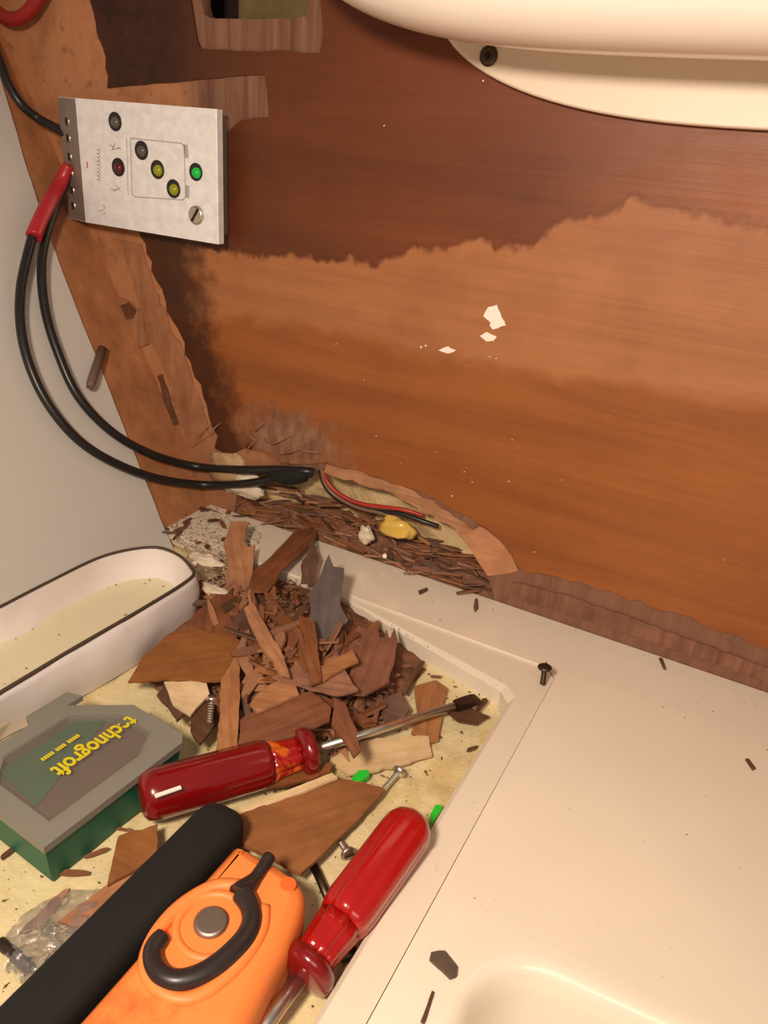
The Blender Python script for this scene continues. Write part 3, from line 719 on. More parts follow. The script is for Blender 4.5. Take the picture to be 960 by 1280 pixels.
pb, pc, pt = fl(174, 998, .003), fl(392, 937, .001), fl(598, 873, -.006)
t, ax, Lh = screwdriver(pb, pc, pt, .0112, 'dark red handled screwdriver with its blade pointing up right', M_ACR2, M_ACO, True, None)
axs = (pt - pc).normalized()
sh = MB(); sh.lathe(pc - axs*.003, axs, [(0, .0023), ((pt-pc).length*.86, .0022)], 14); sh.build('shaft', M_STEEL, t)
tp = MB(); Ls = (pt - pc).length
side = UP.cross(axs).normalized(); nrm = axs.cross(side)
rg = []
for s_, w_, h_ in ((Ls*.84, .0022, .0022), (Ls*.9, .0030, .0018), (Ls*.97, .0038, .0010), (Ls, .0036, .0004)):
    c = pc + axs*s_; rg.append([c + side*w_*x + nrm*h_*y for x, y in ((-1,-1),(1,-1),(1,1),(-1,1))])
tp.loft(rg, True, True, True, False).build('blade_tip', M_DSTEEL, t)
# moulded mark near the butt, its glint painted on in white
q = fl(210, 989, .0135); ax2 = (fl(222, 985, .0135) - fl(196, 994, .0135)).normalized()
sd = UP.cross(ax2)
MB().prism([q - ax2*.0055 - sd*.0009, q + ax2*.0055 - sd*.0009, q + ax2*.0055 + sd*.0009, q - ax2*.0055 + sd*.0009], UP, .0006).build('moulded_mark_glint', M_PAINT_GLINT, t, label='small bar moulded on the handle, its glint painted pale')
pb, pc, pt = fl(522, 1020, .0095), fl(375, 1222, -.001), fl(270, 1366, -.008)
t, ax, Lh = screwdriver(pb, pc, pt, .0108, 'bright red round-ended screwdriver with its blade pointing down left', M_ACR, M_ACR, False, None)
axs = (pt - pc).normalized()
MB().lathe(pc - axs*.003, axs, [(0, .0030), ((pt-pc).length, .0030)], 14).build('shaft', M_STEEL, t)

# ------------------------------------------------------------------ orange tool
ZO = .014
t = thing('orange_tool', 'orange plastic tool with black edge bar and black C shaped hook', 'tool', fl(230, 1190, T))
ol = [(290,1053),(330,1066),(337,1070),(346,1074),(370,1090),(381,1106),(380,1130),(362,1174),(344,1206),(322,1250),(300,1298),(250,1400),(60,1420),(30,1340),(85,1282),(140,1221),(190,1165),(236,1113)]
olp = [fl(*p, ZO) for p in smooth2(ol, 4, True)]
oc_ = sum(olp, Vector())/len(olp)
def inset(loop, d, z):
    out = []; n = len(loop)
    for i in range(n):
        a_, c = loop[i-1], loop[(i+1) % n]; tg = (c - a_); tg.z = 0; tg.normalize(); nn = Vector((-tg.y, tg.x, 0))
        if nn.dot(oc_ - loop[i]) < 0: nn = -nn
        q = loop[i] + nn*d; out.append(Vector((q.x, q.y, z)))
    return out
rg = [inset(olp, d, z) for d, z in ((.004, T + .001), (.001, T + .004), (0, -.002), (0, ZO - .007), (.001, ZO - .0035), (.003, ZO - .0012), (.006, ZO))]
ob = MB(); ob.loft(rg, True, True, False)
ob.prism(rg[-1], UP, .0005)
ob.build('tool_body', M_ORANGE, t)
def ringd(cx, cy, r, wd, h, mat, name, zz=ZO):
    c = fl(cx, cy, zz); prof_ = [(r - wd, -.0003), (r - wd*.6, h), (r + wd*.6, h), (r + wd, -.0003)]
    m_ = MB(); n_ = 48; rr = []
    for q, z in prof_: rr.append([c + Vector((q*math.cos(2*math.pi*j/n_), q*math.sin(2*math.pi*j/n_), z)) for j in range(n_)])
    m_.loft(rr, True, False, False); return m_.build(name, mat, t)
ringd(265, 1156, .0122, .0016, .0012, M_ORANGE, 'raised_ring')
# raised oval rib that follows the hook
rib = [(300,1108),(270,1108),(238,1124),(210,1148),(188,1180),(182,1212),(198,1238),(228,1250),(262,1238),(300,1205),(326,1165),(330,1135)]
MB().tube([fl(*p, ZO - .0004) for p in rib], .0026, 8, sub=5).build('moulded_rib', M_ORANGE, t)
h = MB().lathe(fl(264, 1155, ZO - .0005), UP, [(0, .0062), (.0016, .0060), (.0021, .0050)], 24).build('rivet', M_RIVET, t)
MB().lathe(fl(360, 1108, ZO - .0012), UP, [(0, .0034), (.0014, .0030)], 16).build('dimple_disc', M_ORANGE_D, t)  # nearly flush disc in darker orange for the small dimple
hk = [(337,1071),(330,1082),(319,1098),(306,1112),(298,1120)]
hh = MB(); hh.tube([fl(*p, ZO + .0010) for p in hk], [.0026,.0024,.0026,.0042,.0046], 10, sub=4)
hk2 = [(303,1117),(312,1132),(315,1150),(309,1168),(295,1186),(272,1206),(247,1220),(222,1226),(203,1220),(193,1206),(191,1190),(197,1178),(204,1170)]
hh.tube([fl(*p, ZO + .0016) for p in hk2], [.0040,.0036,.0036,.0037,.0038,.0038,.0036,.0036,.0035,.0034,.0033,.0034,.0030], 12, sub=5)
hh.build('hook', M_HOOK, t)
# black bar along the edge
zb = .004; rb = .0108
p_a = fl(274, 1038, zb); p_b = fl(20, 1308, zb); axb = (p_b - p_a).normalized(); sb = UP.cross(axb).normalized()
rg = []; Lb = (p_b - p_a).length + .08
for s_, k in ((-.0085, .25), (-.0075, .55), (-.005, .8), (-.0015, .96), (.003, 1), (Lb*.5, 1.0), (Lb, 1.02)):
    rg.append([p_a + axb*s_ + sb*x*k + UP*y*k*.95 for x, y in rrect(rb, rb, .0065, 5)])
MB().loft(rg, True, True, True).build('edge_bar', M_BLACK, t)

# ------------------------------------------------------------------ wood debris
def shard(px, z, mat, label, name='wood_shard', tilt=(0, 0), th=.0014, seed=0, amp=1.6, step=9, grain=None, group=None):
    pts = jag(px, amp, step, seed=seed)
    n = Vector((tilt[0], tilt[1], 1)).normalized()
    cx = sum(p[0] for p in px)/len(px); cy = sum(p[1] for p in px)/len(px); c = fl(cx, cy, z)
    P = [on_plane(x, y, c, n) for x, y in pts]
    if grain is None: grain = ((px[0][0], px[0][1]), (px[len(px)//2][0], px[len(px)//2][1]))
    g = on_plane(*grain[1], c, n) - on_plane(*grain[0], c, n); g.normalize(); s_ = n.cross(g).normalized(); fr_ = Matrix((g, s_, n)).transposed()
    inv = fr_.inverted(); loc = [inv @ (p - c) for p in P]
    m_ = MB(); m_.prism(loc, (0, 0, 1), th)
    me = m_.mesh(name, mat, Vector((0, 0, 0))); o = bpy.data.objects.new(name, me); COL.objects.link(o)
    o.matrix_world = Matrix.Translation(c) @ fr_.to_4x4()
    return tag(o, label, 'wood piece', group)
shard([(288,652),(311,652),(307,664),(305,676),(311,684),(319,681),(316,710),(312,747),(281,741),(284,700),(279,680)], .009, M_W2, 'tan rectangular splinter standing at the top left of the heap', tilt=(0,-.25), seed=51, amp=1.2, grain=((288,660),(300,740)))
shard([(372,662),(398,660),(395,673),(352,712),(335,738),(310,738),(316,715)], .010, M_W1, 'long brown strip crossing the ledge at the back of the heap', tilt=(0,.1), seed=52, grain=((390,665),(325,725)))
shard([(392,672),(399,697),(391,728),(376,728),(378,700)], .010, M_W3, 'narrow dark splinter between the long strip and the grey piece', seed=53)
shard([(411,693),(417,708),(430,710),(425,755),(436,775),(415,800),(400,815),(386,800),(388,742),(402,715)], .014, M_W4, 'dark grey jagged piece standing out of the heap', tilt=(.1,-.35), seed=54, amp=1.2, grain=((411,700),(400,800)))
shard([(428,800),(448,782),(466,788),(472,780),(474,796),(481,797),(483,785),(487,800),(493,784),(497,800),(494,822),(486,852),(456,868),(430,866),(440,830)], .006, M_W7, 'reddish brown comb-edged piece at the right of the heap', seed=55, grain=((480,790),(455,860)))
shard([(215,790),(240,783),(270,792),(300,800),(292,826),(276,850),(205,848),(160,852),(178,822)], .006, M_W5, 'broad orange brown flat piece behind the green case', tilt=(-.05,-.1), seed=56, grain=((170,830),(290,815)))
shard([(276,850),(298,815),(300,870),(296,945),(270,938),(274,900)], .008, M_W2, 'upright tan strip directly above the dark red handle', seed=57, amp=1.2, grain=((280,850),(285,940)))
shard([(300,900),(330,880),(362,870),(388,864),(414,884),(412,900),(360,922),(330,934),(298,938)], .008, M_W7, 'broad dark brown piece in front of the heap near the screwdriver neck', seed=58, grain=((300,925),(410,880)))
shard([(288,1022),(340,1003),(420,972),(455,978),(482,986),(444,1028),(376,1092),(340,1072),(300,1052)], -.004, M_W5, 'large triangular orange brown shard behind the orange tool', tilt=(.04,.06), seed=59, amp=.7, th=.002, grain=((300,1040),(470,985)))
shard([(262,1024),(340,995),(415,966),(422,972),(340,1004),(290,1022)], -.003, M_W6, 'pale thin strip along the top edge of the triangular shard', seed=60, amp=.6)
shard([(195,1072),(236,1050),(262,1040),(180,1128),(140,1160),(104,1160),(72,1152),(130,1108)], -.006, M_W2, 'long tan shard lying left of the black bar', seed=61, amp=1, th=.002, grain=((90,1150),(240,1055)))
shard([(148,1045),(197,1030),(196,1068),(160,1092),(134,1106)], -.004, M_W5, 'dark brown wedge shaped piece below the green case', seed=62)
shard([(60,1130),(80,1112),(88,1110),(62,1150),(34,1168),(24,1166)], -.009, M_W1, 'small brown sliver left of the long tan shard', seed=63)
shard([(418,872),(432,880),(446,912),(451,938),(442,946),(430,925),(414,905)], .012, M_W7, 'pointed brown sliver lying over the screwdriver shaft', seed=64)
shard([(518,858),(545,850),(560,860),(553,885),(548,925),(532,928),(514,915),(522,888)], -.0105, M_W2, 'rounded brown chip under the screwdriver shaft', seed=65, grain=((540,855),(530,920)))
shard([(556,884),(580,880),(612,895),(596,904),(572,900)], -.009, M_W3, 'dark pointed chip just below the screwdriver tip', seed=66)
shard([(480,872),(500,864),(512,886),(500,905),(480,903)], -.006, M_W3, 'dark brown chip left of the rounded chip', seed=67)
shard([(525,826),(530,828),(508,866),(502,864)], -.006, M_W3, 'thin dark stick leaning at the back of the tray', seed=68)
shard([(420,930),(470,922),(536,920),(540,944),(500,956),(436,968),(412,955)], -.0095, M_W6, 'pale cream slab of wood below the screwdriver shaft', seed=69, grain=((420,945),(535,930)))
shard([(330,968),(395,958),(416,952),(412,966),(370,978),(335,985)], -.004, M_W1, 'brown strip right below the dark red handle', seed=70)
shard([(205,852),(255,848),(262,868),(238,894),(216,880)], .003, M_W6, 'pale chip right of the green case', seed=71)
shard([(196,868),(206,856),(232,890),(222,900)], .000, M_W3, 'dark chip against the corner of the green case', seed=72)
shard([(240,880),(262,872),(268,905),(250,930),(238,912)], .000, M_W3, 'dark brown chip above the butt of the dark red screwdriver', seed=73)
shard([(270,742),(300,745),(296,800),(262,792),(232,780),(248,762)], .006, M_W7, 'dark red-brown piece under the tan rectangular splinter', seed=74)
shard([(305,760),(316,752),(352,815),(362,845),(350,842),(322,800)], .018, M_W2, 'long light splinter on top of the heap', seed=75)
shard([(340,845),(372,832),(430,836),(448,862),(420,868),(380,858)], .012, M_W1, 'flat brown piece across the middle of the heap', seed=76)
shard([(392,838),(440,812),(448,826),(404,852)], .014, M_W2, 'light brown block on the right of the heap', seed=77)
shard([(330,860),(366,842),(374,868),(322,890),(312,880)], .010, M_W2, 'tan chip in front of the middle of the heap', seed=78)
shard([(374,770),(392,775),(402,850),(388,856),(378,815)], .016, M_W1, 'steep brown splinter beside the grey piece', seed=79)
shard([(548,1188),(556,1188),(572,1208),(571,1219),(563,1222),(537,1198),(539,1190)], .0016, plain('dark_brown_chip', (88, 72, 56), .6, .15, 60, .2), 'dark hexagonal chip lying on the worktop near the basin', name='dark_chip', seed=80, amp=.5)
shard([(540,1238),(543,1240),(531,1278),(526,1276)], .0012, M_W3, 'thin dark splinter on the worktop beside the basin', seed=81, amp=.4)
shard([(594,748),(597,748),(598,760),(594,764),(592,758)], .0012, M_W3, 'tiny dark splinter on the ledge above the tray corner', seed=82, amp=.3)
shard([(523,738),(534,734),(535,737),(525,742)], .0012, M_W3, 'tiny dark splinter on the ledge near the wall hole', seed=83, amp=.3)
shard([(824,822),(828,822),(833,836),(830,835)], .0012, M_W3, 'tiny dark splinter against the wall foot at the right', seed=84, amp=.2)
shard([(603,873),(608,872),(610,876),(598,888),(595,886)], -.008, M_W3, 'tiny dark chip just right of the screwdriver tip', seed=85, amp=.3)
shard([(932,948),(936,948),(945,960),(941,961)], .0012, M_W3, 'tiny dark splinter on the worktop at the right edge', seed=86, amp=.2)

# random splinter meshes, shared
PIECES = {}
def splinter_meshes(mat, key, n=6):
    out = []
    for k in range(n):
        r = random.Random(hash(key) % 1000 * 0 + k*17 + len(key)*31)
        Lx = 1.0; st = 5; topc = []; botc = []
        for i in range(st + 1):
            x = -.5 + i/st; wd = .5*(1 - abs(2*x)**r.uniform(2, 6)*r.uniform(.3, .95))
            topc.append((x + r.uniform(-.04, .04), wd*r.uniform(.75, 1.1))); botc.append((x + r.uniform(-.04, .04), -wd*r.uniform(.75, 1.1)))
        out.append(MB().prism([Vector((x, y, 0)) for x, y in topc + botc[::-1]], (0, 0, 1), 1.0).mesh('splinter', mat, Vector((0, 0, 0))))
    return out
for key, mt in (('a', M_W1), ('bb', M_W3), ('ccc', M_W2), ('dddd', M_W7)): PIECES[key] = splinter_meshes(mt, key)
def put_splinter(c, Lx, wd, th, yaw, pitch, roll, key, label, group, cat='wood piece'):
    me = rnd.choice(PIECES[key]); o = bpy.data.objects.new('wood_splinter', me); COL.objects.link(o)
    o.location = c; o.rotation_euler = (roll, pitch, yaw); o.scale = (Lx, wd, th)
    return tag(o, label, cat, group)
hc = fl(352, 800, T)
def heap_h(x, y):
    d2 = ((x - hc.x)/.058)**2 + ((y - hc.y)/.056)**2
    return .026*math.exp(-d2)
# mound of crumbs that carries the heap
md = MB(); n_ = 60
def mdp(i, j):
    x = hc.x - .10 + .20*i/n_; y = hc.y - .09 + .15*j/n_
    return Vector((x, y, T - .001 + heap_h(x, y)*.75 + .0022*noise.noise(Vector((x*120, y*120, 0))) + .001*noise.noise(Vector((x*400, y*400, 2)))))
ys_max = YO - .004
md.add([mdp(i, j) for i in range(n_+1) for j in range(n_+1)], [(i*(n_+1)+j, (i+1)*(n_+1)+j, (i+1)*(n_+1)+j+1, i*(n_+1)+j+1) for i in range(n_) for j in range(n_)
        if heap_h(mdp(i, j).x, mdp(i, j).y) > .0028 and mdp(i, j).y < ys_max + .02], True)
tag(md.build('wood_crumbs', M_CRUMB), 'mound of brown wood crumbs under the heap of splinters', 'wood crumbs', kind='stuff')
TONE = {'a': 'brown', 'bb': 'dark brown', 'ccc': 'tan', 'dddd': 'reddish brown'}
def heap_place(x, y):
    if y < 770: return 'at the back of the heap, ' + ('left of the long strip' if x < 320 else 'beside the grey jagged piece')
    if y < 850: return 'in the middle of the heap, ' + ('on its left side' if x < 320 else 'near its centre' if x < 400 else 'by the comb-edged piece')
    return 'at the front of the heap, ' + ('by the upright tan strip' if x < 310 else 'over the broad dark piece' if x < 400 else 'near the screwdriver shaft')
G1 = 'small splinters in the heap'; LB1 = 'small brown wood splinter in the heap behind the dark red screwdriver'
def in_poly(x, y, poly):
    c = False; n = len(poly)
    for i in range(n):
        (x1_, y1_), (x2_, y2_) = poly[i], poly[(i+1) % n]
        if (y1_ > y) != (y2_ > y) and x < (x2_-x1_)*(y-y1_)/(y2_-y1_) + x1_: c = not c
    return c
HEAP = [(262,735),(300,735),(340,725),(372,722),(400,745),(428,772),(470,795),(492,815),(486,862),(470,900),(430,930),(330,925),(290,900),(262,862),(250,800)]
cnt = 0
while cnt < 200:
    x, y = rnd.uniform(240, 500), rnd.uniform(715, 935)
    if not in_poly(x, y, HEAP): continue
    if 376 < x < 446 and 700 < y < 796: continue
    if x < 304 and 775 < y < 856: continue
    q = fl(x, y, T + .008); z = T + heap_h(q.x, q.y)*.8 + rnd.uniform(.003, .011)
    q = fl(x, y, z)
    # splinters lie mostly in two bundles of direction, as in the photo
    yaw = math.radians(rnd.choice((rnd.gauss(110, 16), rnd.gauss(50, 18), rnd.gauss(140, 22))))
    Ls0, Ws0, kk = rnd.uniform(.014, .038), rnd.uniform(.0022, .0075), rnd.choice(('a','a','a','bb','ccc','dddd'))
    size = 'long' if Ls0 > .028 else 'short' if Ls0 < .020 else 'medium'
    lb = '%s %s %s splinter %s' % (size, 'broad' if Ws0 > .005 else 'thin', TONE[kk], heap_place(x, y))
    put_splinter(q, Ls0, Ws0, rnd.uniform(.0008, .002), yaw, rnd.gauss(0, .22), rnd.gauss(0, .35), kk, lb, G1)
    cnt += 1
G2 = 'splinters inside the wall hole'; LB2 = 'brown wood splinter lying in the rotten hole at the wall foot'
HOLE = [(300,640),(300,615),(345,606),(385,612),(430,630),(500,660),(560,676),(590,700),(606,722),(606,742),(500,706),(400,668)]
cnt = 0
while cnt < 150:
    x, y = rnd.uniform(296, 612), rnd.uniform(600, 745)
    if not in_poly(x, y, HOLE): continue
    yb_ = 643 + .338*(x - 300); up_ = max(0, (yb_ - y)); z = .001 + up_*.00030
    q = fl(x, y, z)
    if q.y > .018: q = wl(x, y, -.014)
    if q.y < -.001: q.y = -.001
    Ls0, kk = rnd.uniform(.012, .032), rnd.choice(('a','a','bb','dddd','ccc'))
    lb = '%s %s splinter in the wall hole, %s' % ('long' if Ls0 > .022 else 'short', TONE[kk], 'below the cable ends' if x < 400 else 'left of the yellow lump' if x < 480 else 'under the yellow lump' if x < 540 else 'at its right end')
    put_splinter(q, Ls0, rnd.uniform(.002, .0055), rnd.uniform(.0008, .0018), math.radians(rnd.gauss(8, 24)), rnd.gauss(0, .15), rnd.gauss(-.2, .3), kk, lb, G2)
    cnt += 1
G3 = 'chips on the ledge corner'; LB3 = 'small brown chip in the dusty ledge corner beside the pouch'
for k in range(34):
    x, y = rnd.uniform(205, 300), rnd.uniform(622, 735)
    if y > 690 and x < 250: continue
    if x > 255 and y < 625 + (x-255)*.4: continue
    q = fl(x, y, .0012 if y < 700 else -.006)
    put_splinter(q, rnd.uniform(.004, .014), rnd.uniform(.0014, .004), rnd.uniform(.0006, .0015), rnd.uniform(0, 3.14), rnd.gauss(0, .12), rnd.gauss(0, .15), (kk := rnd.choice(('a','bb','bb','dddd'))), '%s chip in the dusty ledge corner, %s' % (TONE[kk], 'near the white liner' if x < 235 else 'beside the end of the pouch' if y > 680 else 'below the wall foot'), G3)
G4 = 'slivers on the tray floor'; LB4 = ['thin sliver touching the left green scrap', 'sliver under the dark red screwdriver shaft', 'sliver at the back wall of the tray', 'sliver just below the comb-edged piece', 'sliver below the middle of the green case', 'sliver between the green case and the dark red handle', 'sliver at the left picture edge under the case', 'sliver below the bottom corner of the green case',
    'sliver between the shaft and the pale slab', 'sliver on the floor right of the pale slab', 'sliver right of the lowest case corner', 'sliver beside the dark metal rod', 'sliver by the tip of the triangular shard', 'sliver behind the rounded brown chip']
for k_i, (x, y, a_) in enumerate(((455,958,20),(470,890,60),(612,862,10),(505,832,40),(150,1035,20),(165,1040,170),(10,1065,90),(90,1090,30),(455,905,50),(590,935,60),(120,1065,60),(60,1215,120),(330,1095,80),(545,845,30))):
    put_splinter(fl(x, y, T + .003), rnd.uniform(.006, .016), rnd.uniform(.001, .003), .001, math.radians(a_), 0, 0, rnd.choice(('a','bb')), LB4[k_i], G4)

# dust and crumbs: countless tiny bits joined as stuff
def crumbs(n, poly, zf, s0, s1, mat, label, name, seed, dens=None):
    r = random.Random(seed); xs = [p[0] for p in poly]; ys = [p[1] for p in poly]; m_ = MB(); k = 0
    while k < n:
        x, y = r.uniform(min(xs), max(xs)), r.uniform(min(ys), max(ys))
        if not in_poly(x, y, poly): continue
        if dens and r.random() > dens(x, y): continue
        c = zf(x, y); s_ = s0*(s1/s0)**(r.random()**2); a_ = r.uniform(0, 3.14); e_2 = r.uniform(.4, 1.6)
        d1 = Vector((math.cos(a_), math.sin(a_), r.uniform(-.2, .2)))*s_*e_2; d2 = Vector((-math.sin(a_), math.cos(a_), 0))*s_*.6
        m_.add([c - d1, c - d2, c + d1, c + d2, c + Vector((0, 0, s_*.6))], [(0,1,4),(1,2,4),(2,3,4),(3,0,4),(3,2,1,0)]); k += 1
    return tag(m_.build(name, mat), label, 'dust', kind='stuff')
def zled(x, y): return fl(x, y, .0001)
def zfl(x, y):
    q = fl(x, y, -.0022); return q
crumbs(1900, [(205,648),(250,628),(300,645),(330,668),(300,720),(262,740),(235,700)], zled, .0004, .0016, M_DUST, 'grey brown dust over the ledge corner beside the pouch', 'dust', 1)
crumbs(700, [(205,648),(250,628),(300,645),(300,720),(262,740),(235,700)], zled, .0004, .0016, M_DUSTP, 'pale dust flakes over the ledge corner', 'dust', 2)
crumbs(420, [(430,752),(500,770),(600,805),(680,838),(672,858),(640,862),(560,822),(490,788),(432,772)], zfl, .0002, .0008, M_DUST, 'grey dust along the back flange of the tray', 'dust', 3)
crumbs(90, [(430,747),(690,836),(700,850),(640,1000),(560,1120),(545,1120),(640,900),(640,850),(430,765)], zfl, .0002, .0009, M_W3, 'dark crumbs along the seam of the flange', 'dust', 4)
crumbs(60, [(430,690),(900,850),(960,880),(960,980),(760,860),(560,780),(440,740)], zled, .0002, .0007, M_W3, 'dark crumbs on the ledge below the wall', 'dust', 5)
crumbs(25, [(700,900),(960,960),(960,1260),(860,1260),(640,1180),(560,1180)], zled, .0002, .0005, M_W3, 'sparse dark specks on the worktop', 'dust', 6)
crumbs(500, [(300,640),(300,615),(385,606),(500,650),(606,722),(612,746),(400,672)], lambda x, y: fl(x, y, .0012), .0008, .0028, M_CRUMB, 'brown crumbs in the hole at the wall foot', 'wood_crumbs', 7)
def ztr(x, y): return fl(x, y, T + .001)
crumbs(700, [(250,750),(520,800),(620,880),(540,980),(330,1000),(180,900)], ztr, .0003, .0016, M_CRUMB, 'brown crumbs on the tray floor around the heap', 'wood_crumbs', 8)
crumbs(260, [(0,1070),(250,960),(480,960),(560,1000),(380,1280),(0,1280)], ztr, .0003, .0011, M_CRUMB, 'fine crumbs on the tray floor between the tools', 'wood_crumbs', 9)
crumbs(900, HEAP, lambda x, y: (lambda q: Vector((q.x, q.y, T + heap_h(q.x, q.y)*.8 + .004)))(fl(x, y, T + .012)), .0008, .003, M_CRUMB, 'brown crumbs caught among the heap of splinters', 'wood_crumbs', 10)

# ------------------------------------------------------------------ small hardware and lumps
def lump(px, py, plane, rx, ry, rz, mat, name, label, cat, seed, amp=.35):
    c = plane(px, py); m_ = MB(); nu, nv = 20, 12; vs = []; fs = []
    for j in range(nv+1):
        ph = math.pi*j/nv
        for i in range(nu):
            th = 2*math.pi*i/nu; d = Vector((math.sin(ph)*math.cos(th), math.sin(ph)*math.sin(th), math.cos(ph)))
            k = 1 + amp*noise.noise(d*1.7 + Vector((seed*3.1, 0, 0))) + amp*.4*noise.noise(d*4 + Vector((0, seed, 0)))
            vs.append(c + Vector((d.x*rx, d.y*ry, d.z*rz))*k)
    for j in range(nv):
        for i in range(nu): fs.append((j*nu+i, (j+1)*nu+i, (j+1)*nu+(i+1) % nu, j*nu+(i+1) % nu))
    m_.add(vs, fs, True); return tag(m_.build(name, mat), label, cat)
lump(283, 585, lambda x, y: wl(x, y, .001), .020, .005, .012, plain('tan_sealant', (182, 146, 104), .5, .25, 60, .5, .002), 'sealant_lump', 'pale crumpled lump above the cables at the wall corner', 'lump', 1, .5)
lump(300, 604, lambda x, y: wl(x, y, .001), .022, .004, .010, M_SEAL, 'sealant_lump', 'pale crumpled lump below the cables at the wall corner', 'lump', 2, .5)
lump(496, 660, lambda x, y: wl(x, y, -.002), .013, .006, .008, M_YLUMP, 'resin_lump', 'glossy yellow lump inside the wall hole', 'lump', 3)
lump(457, 668, lambda x, y: wl(x, y, -.001), .0055, .004, .006, M_SEAL, 'foam_crumb', 'small white foam crumb left of the yellow lump', 'foam crumb', 4, .6)
lump(481, 695, lambda x, y: wl(x, y, .003), .0018, .0016, .0018, M_PAINT_GLINT, 'bead', 'tiny bright white bead at the edge of the hole', 'bead', 5, .1)
lump(286, 747, lambda x, y: fl(x, y, .004), .003, .002, .001, M_SEAL, 'white_flake', 'white flake left of the tan rectangular splinter foot', 'flake', 6, .5)
lump(243, 705, lambda x, y: fl(x, y, .004), .0018, .0018, .0018, M_PAINT_GLINT, 'bead', 'tiny white bead beside the end of the pouch', 'bead', 7, .2)
lump(268, 738, lambda x, y: fl(x, y, .000), .010, .005, .003, M_SEAL, 'white_flake', 'pale flake between the pouch and the heap', 'flake', 8, .6)
lump(258, 700, lambda x, y: fl(x, y, .001), .012, .006, .004, M_SEAL, 'sealant_lump', 'pale torn lump on the dusty ledge beside the pouch', 'lump', 9, .6)
lump(432, 1190, lambda x, y: fl(x, y, T + .003), .005, .004, .003, M_DSTEEL, 'metal_nut', 'dark round nut half under the bright red screwdriver', 'nut', 10, .1)
for i, (pp, lb) in enumerate((([(440,972),(448,963),(460,962),(462,968),(452,976),(442,978)], 'bright green plastic scrap at the tip of the triangular shard'), ([(538,1018),(544,1006),(553,1006),(552,1012),(540,1030)], 'bright green plastic scrap against the tray flange'))):
    o = MB().prism([fl(*p, T + .005) for p in pp], UP, .003).build('plastic_scrap', M_NEON); tag(o, lb, 'plastic scrap')
def screw(p_head, p_tip, rh, rs, label, mat=M_STEEL, dome=True):
    ax_ = (p_tip - p_head).normalized(); Ls_ = (p_tip - p_head).length
    t_ = thing('screw', label, 'screw', Vector((p_head.x, p_head.y, min(p_head.z, p_tip.z))))
    h_ = MB().lathe(p_head - ax_*.0012, ax_, [(0, rh*.3), (.0004, rh*.75), (.0012, rh), (.002, rh*.9), (.0034, rs)], 16).build('head', mat, t_)
    MB().box(p_head - ax_*.0014, (rh*1.3, .0007, .0008), 0, ax_.to_track_quat('Z', 'Y').to_matrix()).build('slot', M_DARK, h_)
    prf = []; k = int(Ls_/.0012)
    for i in range(k): prf += [(.002 + i*.0012, rs*.8), (.0026 + i*.0012, rs)]
    prf = [p for p in prf if p[0] < Ls_*.95] + [(Ls_, rs*.2)]
    MB().lathe(p_head, ax_, prf, 10, smooth=False).build('shank', mat, t_)
    return t_
q = fl(678, 856, 0.0); 
screw(on_plane(681, 834, q, BACK), q, .0040, .0016, 'small grey screw standing on the ledge at the tray corner', M_DSTEEL)
screw(fl(499, 964, T+.006), fl(468, 1000, T+.003), .0034, .0014, 'shiny screw with its head showing above the triangular shard')
screw(fl(435, 1067, T+.004), fl(414, 1035, T+.003), .0034, .0014, 'greyish screw between the triangular shard and bright red screwdriver', M_RIVET)
tag(MB().tube([fl(392,1082,T+.003), fl(400,1100,T+.003), fl(413,1130,T+.003)], .0018, 8).build('metal_pin', M_DSTEEL), 'dark metal pin between the orange tool and bright red handle', 'pin')
screw(fl(200,1072,T+.0075), fl(240,1047,T+.0075), .0022, .0011, 'long bright screw beside the black bar')
screw(fl(265,873,.012), fl(262,905,.002), .0030, .0016, 'clear shiny screw standing above the dark red handle', M_STEEL)
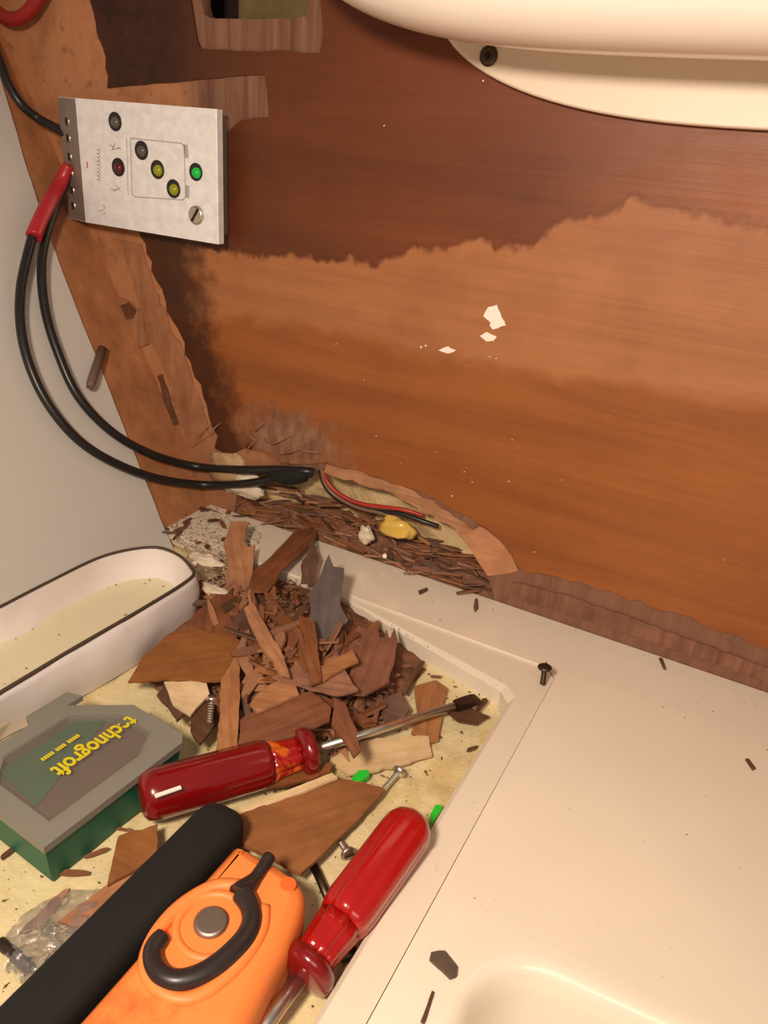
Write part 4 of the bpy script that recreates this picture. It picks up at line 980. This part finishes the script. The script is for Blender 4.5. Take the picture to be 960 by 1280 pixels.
o = MB(); o.lathe(fl(0,1178,T+.004), fl(44,1216,T+.004) - fl(0,1178,T+.004), [(0,.0022),(.018,.0022),(.0185,.001)], 10); tag(o.build('metal_rod', M_DSTEEL), 'dark metal rod at the left edge below the green case', 'rod')
o = MB(); a_, c_ = lf(128, 436, .004), lf(112, 484, .010); o.lathe(a_, c_ - a_, [(0,.0032),((c_-a_).length*.9,.0030),((c_-a_).length,.0022)], 12)
tag(o.build('metal_stub', plain('rusty_grey_stub', (112, 88, 76), .6)), 'grey brown stub poking out at the edge of the white liner', 'stub')
o = MB(); o.tube([wl(139,399,.0026), wl(145,414,.0042), wl(155,431,.0026)], [.0004,.0008,.0003], 6, sub=3); tag(o.build('wire_staple', M_STEEL), 'thin shiny staple in the gouge of the bare ply', 'staple')
# crumpled clear bag with screws
bg = MB(); nb = 22
bc = fl(88, 1180, T)
def bgp(i, j):
    x = -.024 + .048*i/nb; y = -.020 + .040*j/nb; e2 = max(0, 1 - (x/.025)**2 - (y/.021)**2)
    p = Vector((x, y, 0)); p = Matrix.Rotation(math.radians(50), 3, 'Z') @ p
    return bc + p + Vector((0, 0, .0015 + .006*e2**.5 + .0045*abs(noise.noise(Vector((x*180, y*180, 1))))*e2**.3))
bg.add([bgp(i, j) for i in range(nb+1) for j in range(nb+1)], [(i*(nb+1)+j, (i+1)*(nb+1)+j, (i+1)*(nb+1)+j+1, i*(nb+1)+j+1) for i in range(nb) for j in range(nb) if ((i/nb-.5)**2 + (j/nb-.5)**2) < .24], False)
o = bg.build('plastic_bag', M_CLEAR); tag(o, 'crumpled clear plastic bag left of the black bar', 'bag')
for i, (h_, tp_) in enumerate((((58,1165),(80,1190)),((92,1180),(70,1205)),((100,1165),(78,1168)),((64,1200),(92,1212)))):
    screw(fl(*h_, T+.005), fl(*tp_, T+.004), .0026, .0011, ('screw in the clear bag, head towards the green case', 'screw in the clear bag, head in the middle of the bag', 'screw in the clear bag nearest the black bar', 'screw in the clear bag nearest the bottom of the picture')[i])
